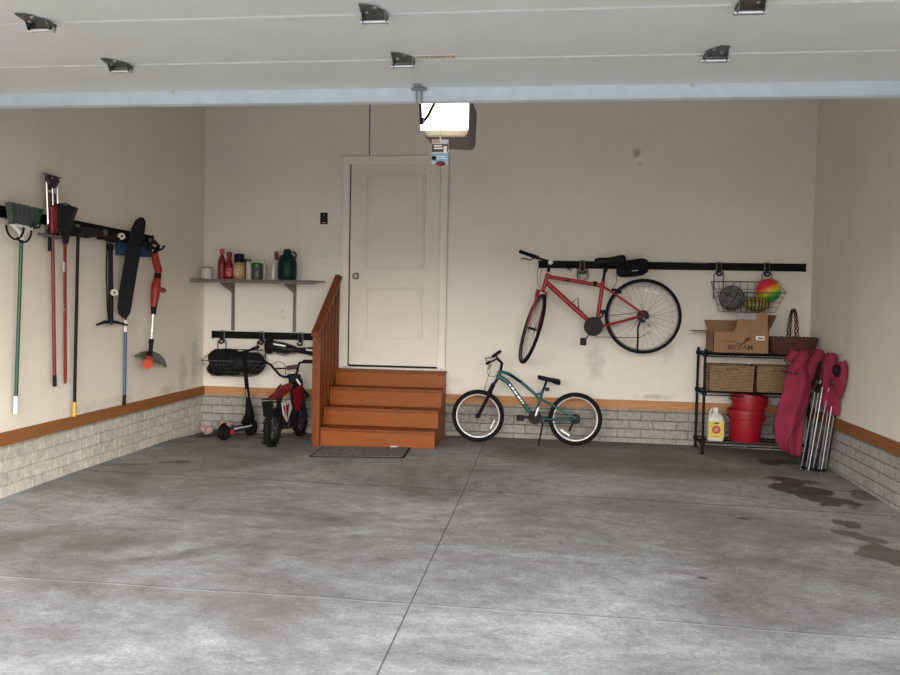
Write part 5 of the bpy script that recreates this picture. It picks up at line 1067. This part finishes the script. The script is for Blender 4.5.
# red extension tool
et = wt('extension_tool', 'long red-handled garden tool with silver-framed head standing tallest on the rail', 'garden tool', 55, 386)
MB().tube([W(52.5, 235, .08), W(54.5, 376, .06)], .0125, 10).build('handle', mat('dark_red_metal', (.15, .008, .014, 1), .4), et, smooth=True)
MB().tube([W(54.5, 375, .06), W(54.8, 386.5, .06)], .014, 10).build('black_end', BLACK, et, smooth=True)
MB().tube([W(50, 228, .07), W(49.5, 251, .07)], .012, 8).build('lever', BLACK, et)
MB().tube([W(46.5, 182, .08), W(48, 224, .08)], .007, 6).tube([W(57.5, 185, .08), W(58, 226, .08)], .007, 6).tube([W(52, 178, .10), W(53, 205, .10)], .005, 6).build('metal_rail', STEEL, et)
MB().beam(W(53, 206, .075), W(53, 234, .075), (.02, 0, 0), (0, .035, 0)).build('red_body', mat('dark_red_plastic', (.22, .008, .02, 1), .35), et, bevel=.01)
MB().beam(W(51, 193, .07), W(52, 207, .07), (.015, 0, 0), (0, .04, 0)).build('printed_panel', mat('brown_panel', (.10, .055, .04, 1), .6, 0, .8, 40), et, bevel=.006)
lump('gear_head', W(51, 182, .08), .035, .055, .055, 3, mat('dark_red_black', (.035, .012, .014, 1), .4, 0, .9, 50), None, None, .3, et)
MB().beam(W(44, 173.5, .06), W(60, 178, .06), (.012, 0, 0), (0, 0, .004)).beam(W(40, 234, .07), W(60, 238, .07), (.02, 0, 0), (0, 0, .01)).build('end_plate', mat('grey_plate', (.12, .11, .10, 1), .5), et)
# scoop with red wooden handle
sp_ = wt('hand_scoop', 'flared black scoop on a red wooden handle, third tool along the rail', 'scoop', 65, 383)
MB().tube([W(65, 240, .08), W(65.3, 381, .05)], .0115, 10).tube([W(65.3, 380, .05), W(65.3, 383.5, .05)], .009, 10).build('handle', wood_mat('red_painted_wood', (.22, .022, .018, 1), (12, 12, 1), .5), sp_, smooth=True)
MB().beam(W(65.2, 297, .066), W(65.2, 311, .066), (.005, 0, 0), (0, .010, 0)).beam(W(64, 262, .083), W(64, 272, .083), (.004, 0, 0), (0, .008, 0)).build('handle_label', CREAM, sp_)
rings = []
for (l_, r_, dd) in (((63.5, 244), (67.5, 244), .015), ((61.5, 235), (69, 236), .02), ((58.5, 225), (72, 228), .03), ((57.5, 214), (72.5, 218), .035), ((57.5, 204), (75.5, 208.5), .05)):
    a, b = W(*l_, .09), W(*r_, .09); rings.append([a+V((-dd*.3, 0, 0)), a+V((dd*.5, 0, 0)), a.lerp(b, .3)+V((dd, 0, 0)), a.lerp(b, .7)+V((dd, 0, 0)), b+V((dd*.5, 0, 0)), b+V((-dd*.3, 0, 0)), a.lerp(b, .5)+V((-dd*.6, 0, 0))])
MB().loft(rings).build('scoop_head', mat('black_scoop', (.016, .016, .018, 1), .45), sp_, bevel=.004)
MB().tube([W(57.5, 204, .12), W(66, 203.5, .14), W(72, 207, .14), W(77, 209, .12)], .005, 6).build('lip', BLACK, sp_)
# flat head squeegee
sq = wt('squeegee', 'wide flat black head on a black pole with yellow end, fourth along the rail', 'squeegee', 74, 416)
MB().tube([W(78, 236, .08), W(74.5, 404, .06)], .012, 10).build('pole', BLACK, sq, smooth=True)
MB().tube([W(74.5, 402, .06), W(74.2, 416.5, .06)], .0145, 10).build('yellow_end', mat('yellow_plastic', (.58, .34, .01, 1), .45), sq, smooth=True)
MB().prism([W(69, 233, .05), W(74, 227, .05), W(88, 229.5, .05), W(93, 233, .05), W(88, 237, .05), W(75, 236, .05)], (.10, 0, 0)).build('head', mat('black_head', (.02, .02, .022, 1), .5), sq, bevel=.006)
# bicycle pump
pm = wt('bicycle_pump', 'black floor pump hanging by its T handle left of the long black skateboard', 'pump', 109, 326)
MB().tube([W(110.5, 249, .08), W(111, 322, .08)], .019, 12).tube([W(110.5, 244, .08), W(110.5, 250, .08)], .024, 12).tube([W(109, 234, .08), W(110.5, 246, .08)], .008, 8).build('barrel', BLACK, pm, smooth=True)
MB().tube([W(98.5, 237.5, .08), W(121, 238.5, .08)], .018, 10).build('pump_handle', BLACK, pm, smooth=True)
MB().tube([W(107, 242, .10), W(106.5, 275, .10), W(107.5, 308, .10), W(109, 322, .09)], .006, 6).build('hose', RUB, pm)
MB().tube([W(96.5, 325, .07), W(104, 322, .08), W(116, 322, .08), W(127.5, 325, .07)], [.007, .013, .013, .007], 8).tube([W(111, 324, .02), W(111, 323, .17)], .012, 8).build('foot_base', BLACK, pm, smooth=True)
# skateboard hanging
sk2 = wt('skateboard', 'long black skateboard hanging upright with cream wheels beside the pump', 'skateboard', 125, 318)
rings = []
for (px, py, w_, off) in ((141.5, 217.5, .3, .16), (140.5, 221, .75, .155), (138, 230, .98, .14), (134.8, 245, 1, .125), (131.5, 262, 1, .12), (128.5, 280, 1, .12), (126, 295, 1, .125), (124.5, 307, .95, .14), (124.2, 314, .75, .155), (124.6, 318, .3, .16)):
    c_ = W(px, py, off); hw_ = .064*w_; N = 12; rings.append([c_+V((math.cos(a)*hw_*.55+math.sin(a)*.009*.8, math.cos(a)*hw_*.84-math.sin(a)*.009*.5, 0)) for a in [2*PI*i/N for i in range(N)]])
dk2 = MB().loft(rings).build('deck', mat('black_grip_tape', (.014, .014, .016, 1), .9, 0, .3, 200, .3), sk2, smooth=True)
for (px, py, tx, ty_) in ((120.5, 236.5, 133, 240), (113.2, 292.5, 126, 291)):
    a, b = W(px, py, .10), W(tx, ty_, .095); e_ = (b-a).normalized()
    tk = MB().tube([a, b], .009, 8).tube([b, b+V((0.02, 0, 0))], .022, 8).build('truck', DKST, sk2)
    MB().cyl(a-V((.012, -.014, 0)), a+V((.026, -.026, 0)), .027, n=18).build('skate_wheel', mat('cream_wheel', (.62, .54, .42, 1), .5), tk, smooth=True)
    MB().cyl(a+V((.022, -.024, 0)), a+V((.030, -.031, 0)), .009, n=12).build('bearing', DKST, tk)
# blue snow brush behind
sb2 = wt('snow_brush', 'blue-handled brush with blue bristles hanging behind the black skateboard', 'brush', 124, 405)
MB().tube([W(125.5, 330, .045), W(124.5, 396, .045)], .0125, 10).build('blue_pole', mat('blue_metal', (.025, .09, .20, 1), .45), sb2, smooth=True)
MB().tube([W(127.5, 250, .045), W(125.5, 322, .045)], .009, 10).tube([W(124.5, 395, .045), W(124.2, 405, .045)], .014, 10).build('black_pole', BLACK, sb2, smooth=True)
MB().tube([W(125.6, 320, .045), W(125.4, 332, .045)], .015, 10).build('white_collar', WHITE, sb2, smooth=True)
MB().beam(W(118, 240, .045), W(150, 246, .045), (.018, 0, 0), (0, 0, .012)).build('brush_block', BLACK, sb2)
rings = []
a, b = W(117, 242, .05), W(150, 247, .05); a2, b2 = W(119.5, 255, .05), W(149, 257, .05)
for k, th_ in ((0, .018), (1, .032)):
    l_, r_ = a.lerp(a2, k), b.lerp(b2, k); rings.append([l_.lerp(r_, i/9)+V((-th_, 0, 0)) for i in range(10)]+[l_.lerp(r_, i/9)+V((th_, 0, 0)) for i in range(9, -1, -1)])
MB().loft(rings).build('bristles', mat('blue_bristles', (.012, .04, .09, 1), .8, 0, .4, 60), sb2)
# string trimmer
tr = wt('string_trimmer', 'orange and black string trimmer hanging at the corner end of the rail', 'trimmer', 150, 368)
OR = mat('orange_red_plastic', (.30, .018, .008, 1), .45)
def TW(px, py, off=.10): return W(px, py, off)
MB().tube([TW(154.5, 253), TW(156, 262), TW(158.5, 270), TW(158, 276)], [.03, .034, .032, .026], 12).tube([TW(157, 279), TW(156, 286), TW(155, 297), TW(153.8, 307)], [.030, .040, .036, .027], 12).tube([TW(158, 289), TW(164, 290.5)], [.026, .022], 10).build('motor_body', OR, tr, smooth=True)
MB().tube([TW(158, 274), TW(157, 281)], .031, 12).tube([TW(154, 306), TW(153.4, 314.5)], [.028, .020], 10).build('black_collar', BLACK, tr, smooth=True)
MB().tube([TW(148, 250), TW(150, 244, .12), TW(155, 242, .12), TW(158.5, 246, .11), TW(154, 254)], [.014, .017, .017, .016, .018], 8).tube([TW(156, 252), TW(162, 249, .11), TW(164.5, 246, .11)], .009, 8).build('rear_handle', BLACK, tr, smooth=True)
MB().tube([TW(153.2, 314), TW(151.5, 341)], .010, 10).build('shaft', mat('pale_aluminium', (.70, .68, .64, 1), .3, .7), tr, smooth=True)
MB().tube([TW(151.5, 339), TW(151.2, 343)], .022, 10).tube([TW(151.2, 343), TW(150.6, 354)], [.019, .017], 10).build('lower_collar', BLACK, tr, smooth=True)
og = [(135.5, 356), (140, 353.3), (146, 352), (153, 352.3), (159, 355), (163.5, 359.5), (166, 367)]
ig = [(142, 358.5), (145, 359), (148, 360), (152, 361), (156, 362.2), (160, 363.8), (164.5, 366.8)]
rings = [[TW(*o_, .07), TW(*i_, .15), TW(*i_, .15)+V((0, 0, .006)), TW(*o_, .07)+V((0, 0, .010))] for o_, i_ in zip(og, ig)]
MB().loft(rings).build('guard', mat('smoky_guard', (.075, .058, .045, 1), .3), tr, smooth=True)
MB().tube([r_[0] for r_ in rings], .008, 6).build('guard_rim', BLACK, tr, smooth=True)
MB().cyl(TW(149.5, 354, .10), TW(148, 361.5, .13), .030, .046, 18).build('spool_housing', BLACK, tr, smooth=True)
MB().cyl(TW(148, 360.5, .13), TW(147.5, 364.5, .18), .044, .042, 20).build('spool_cap', mat('orange_cap', (.50, .055, .02, 1), .4), tr, smooth=True)
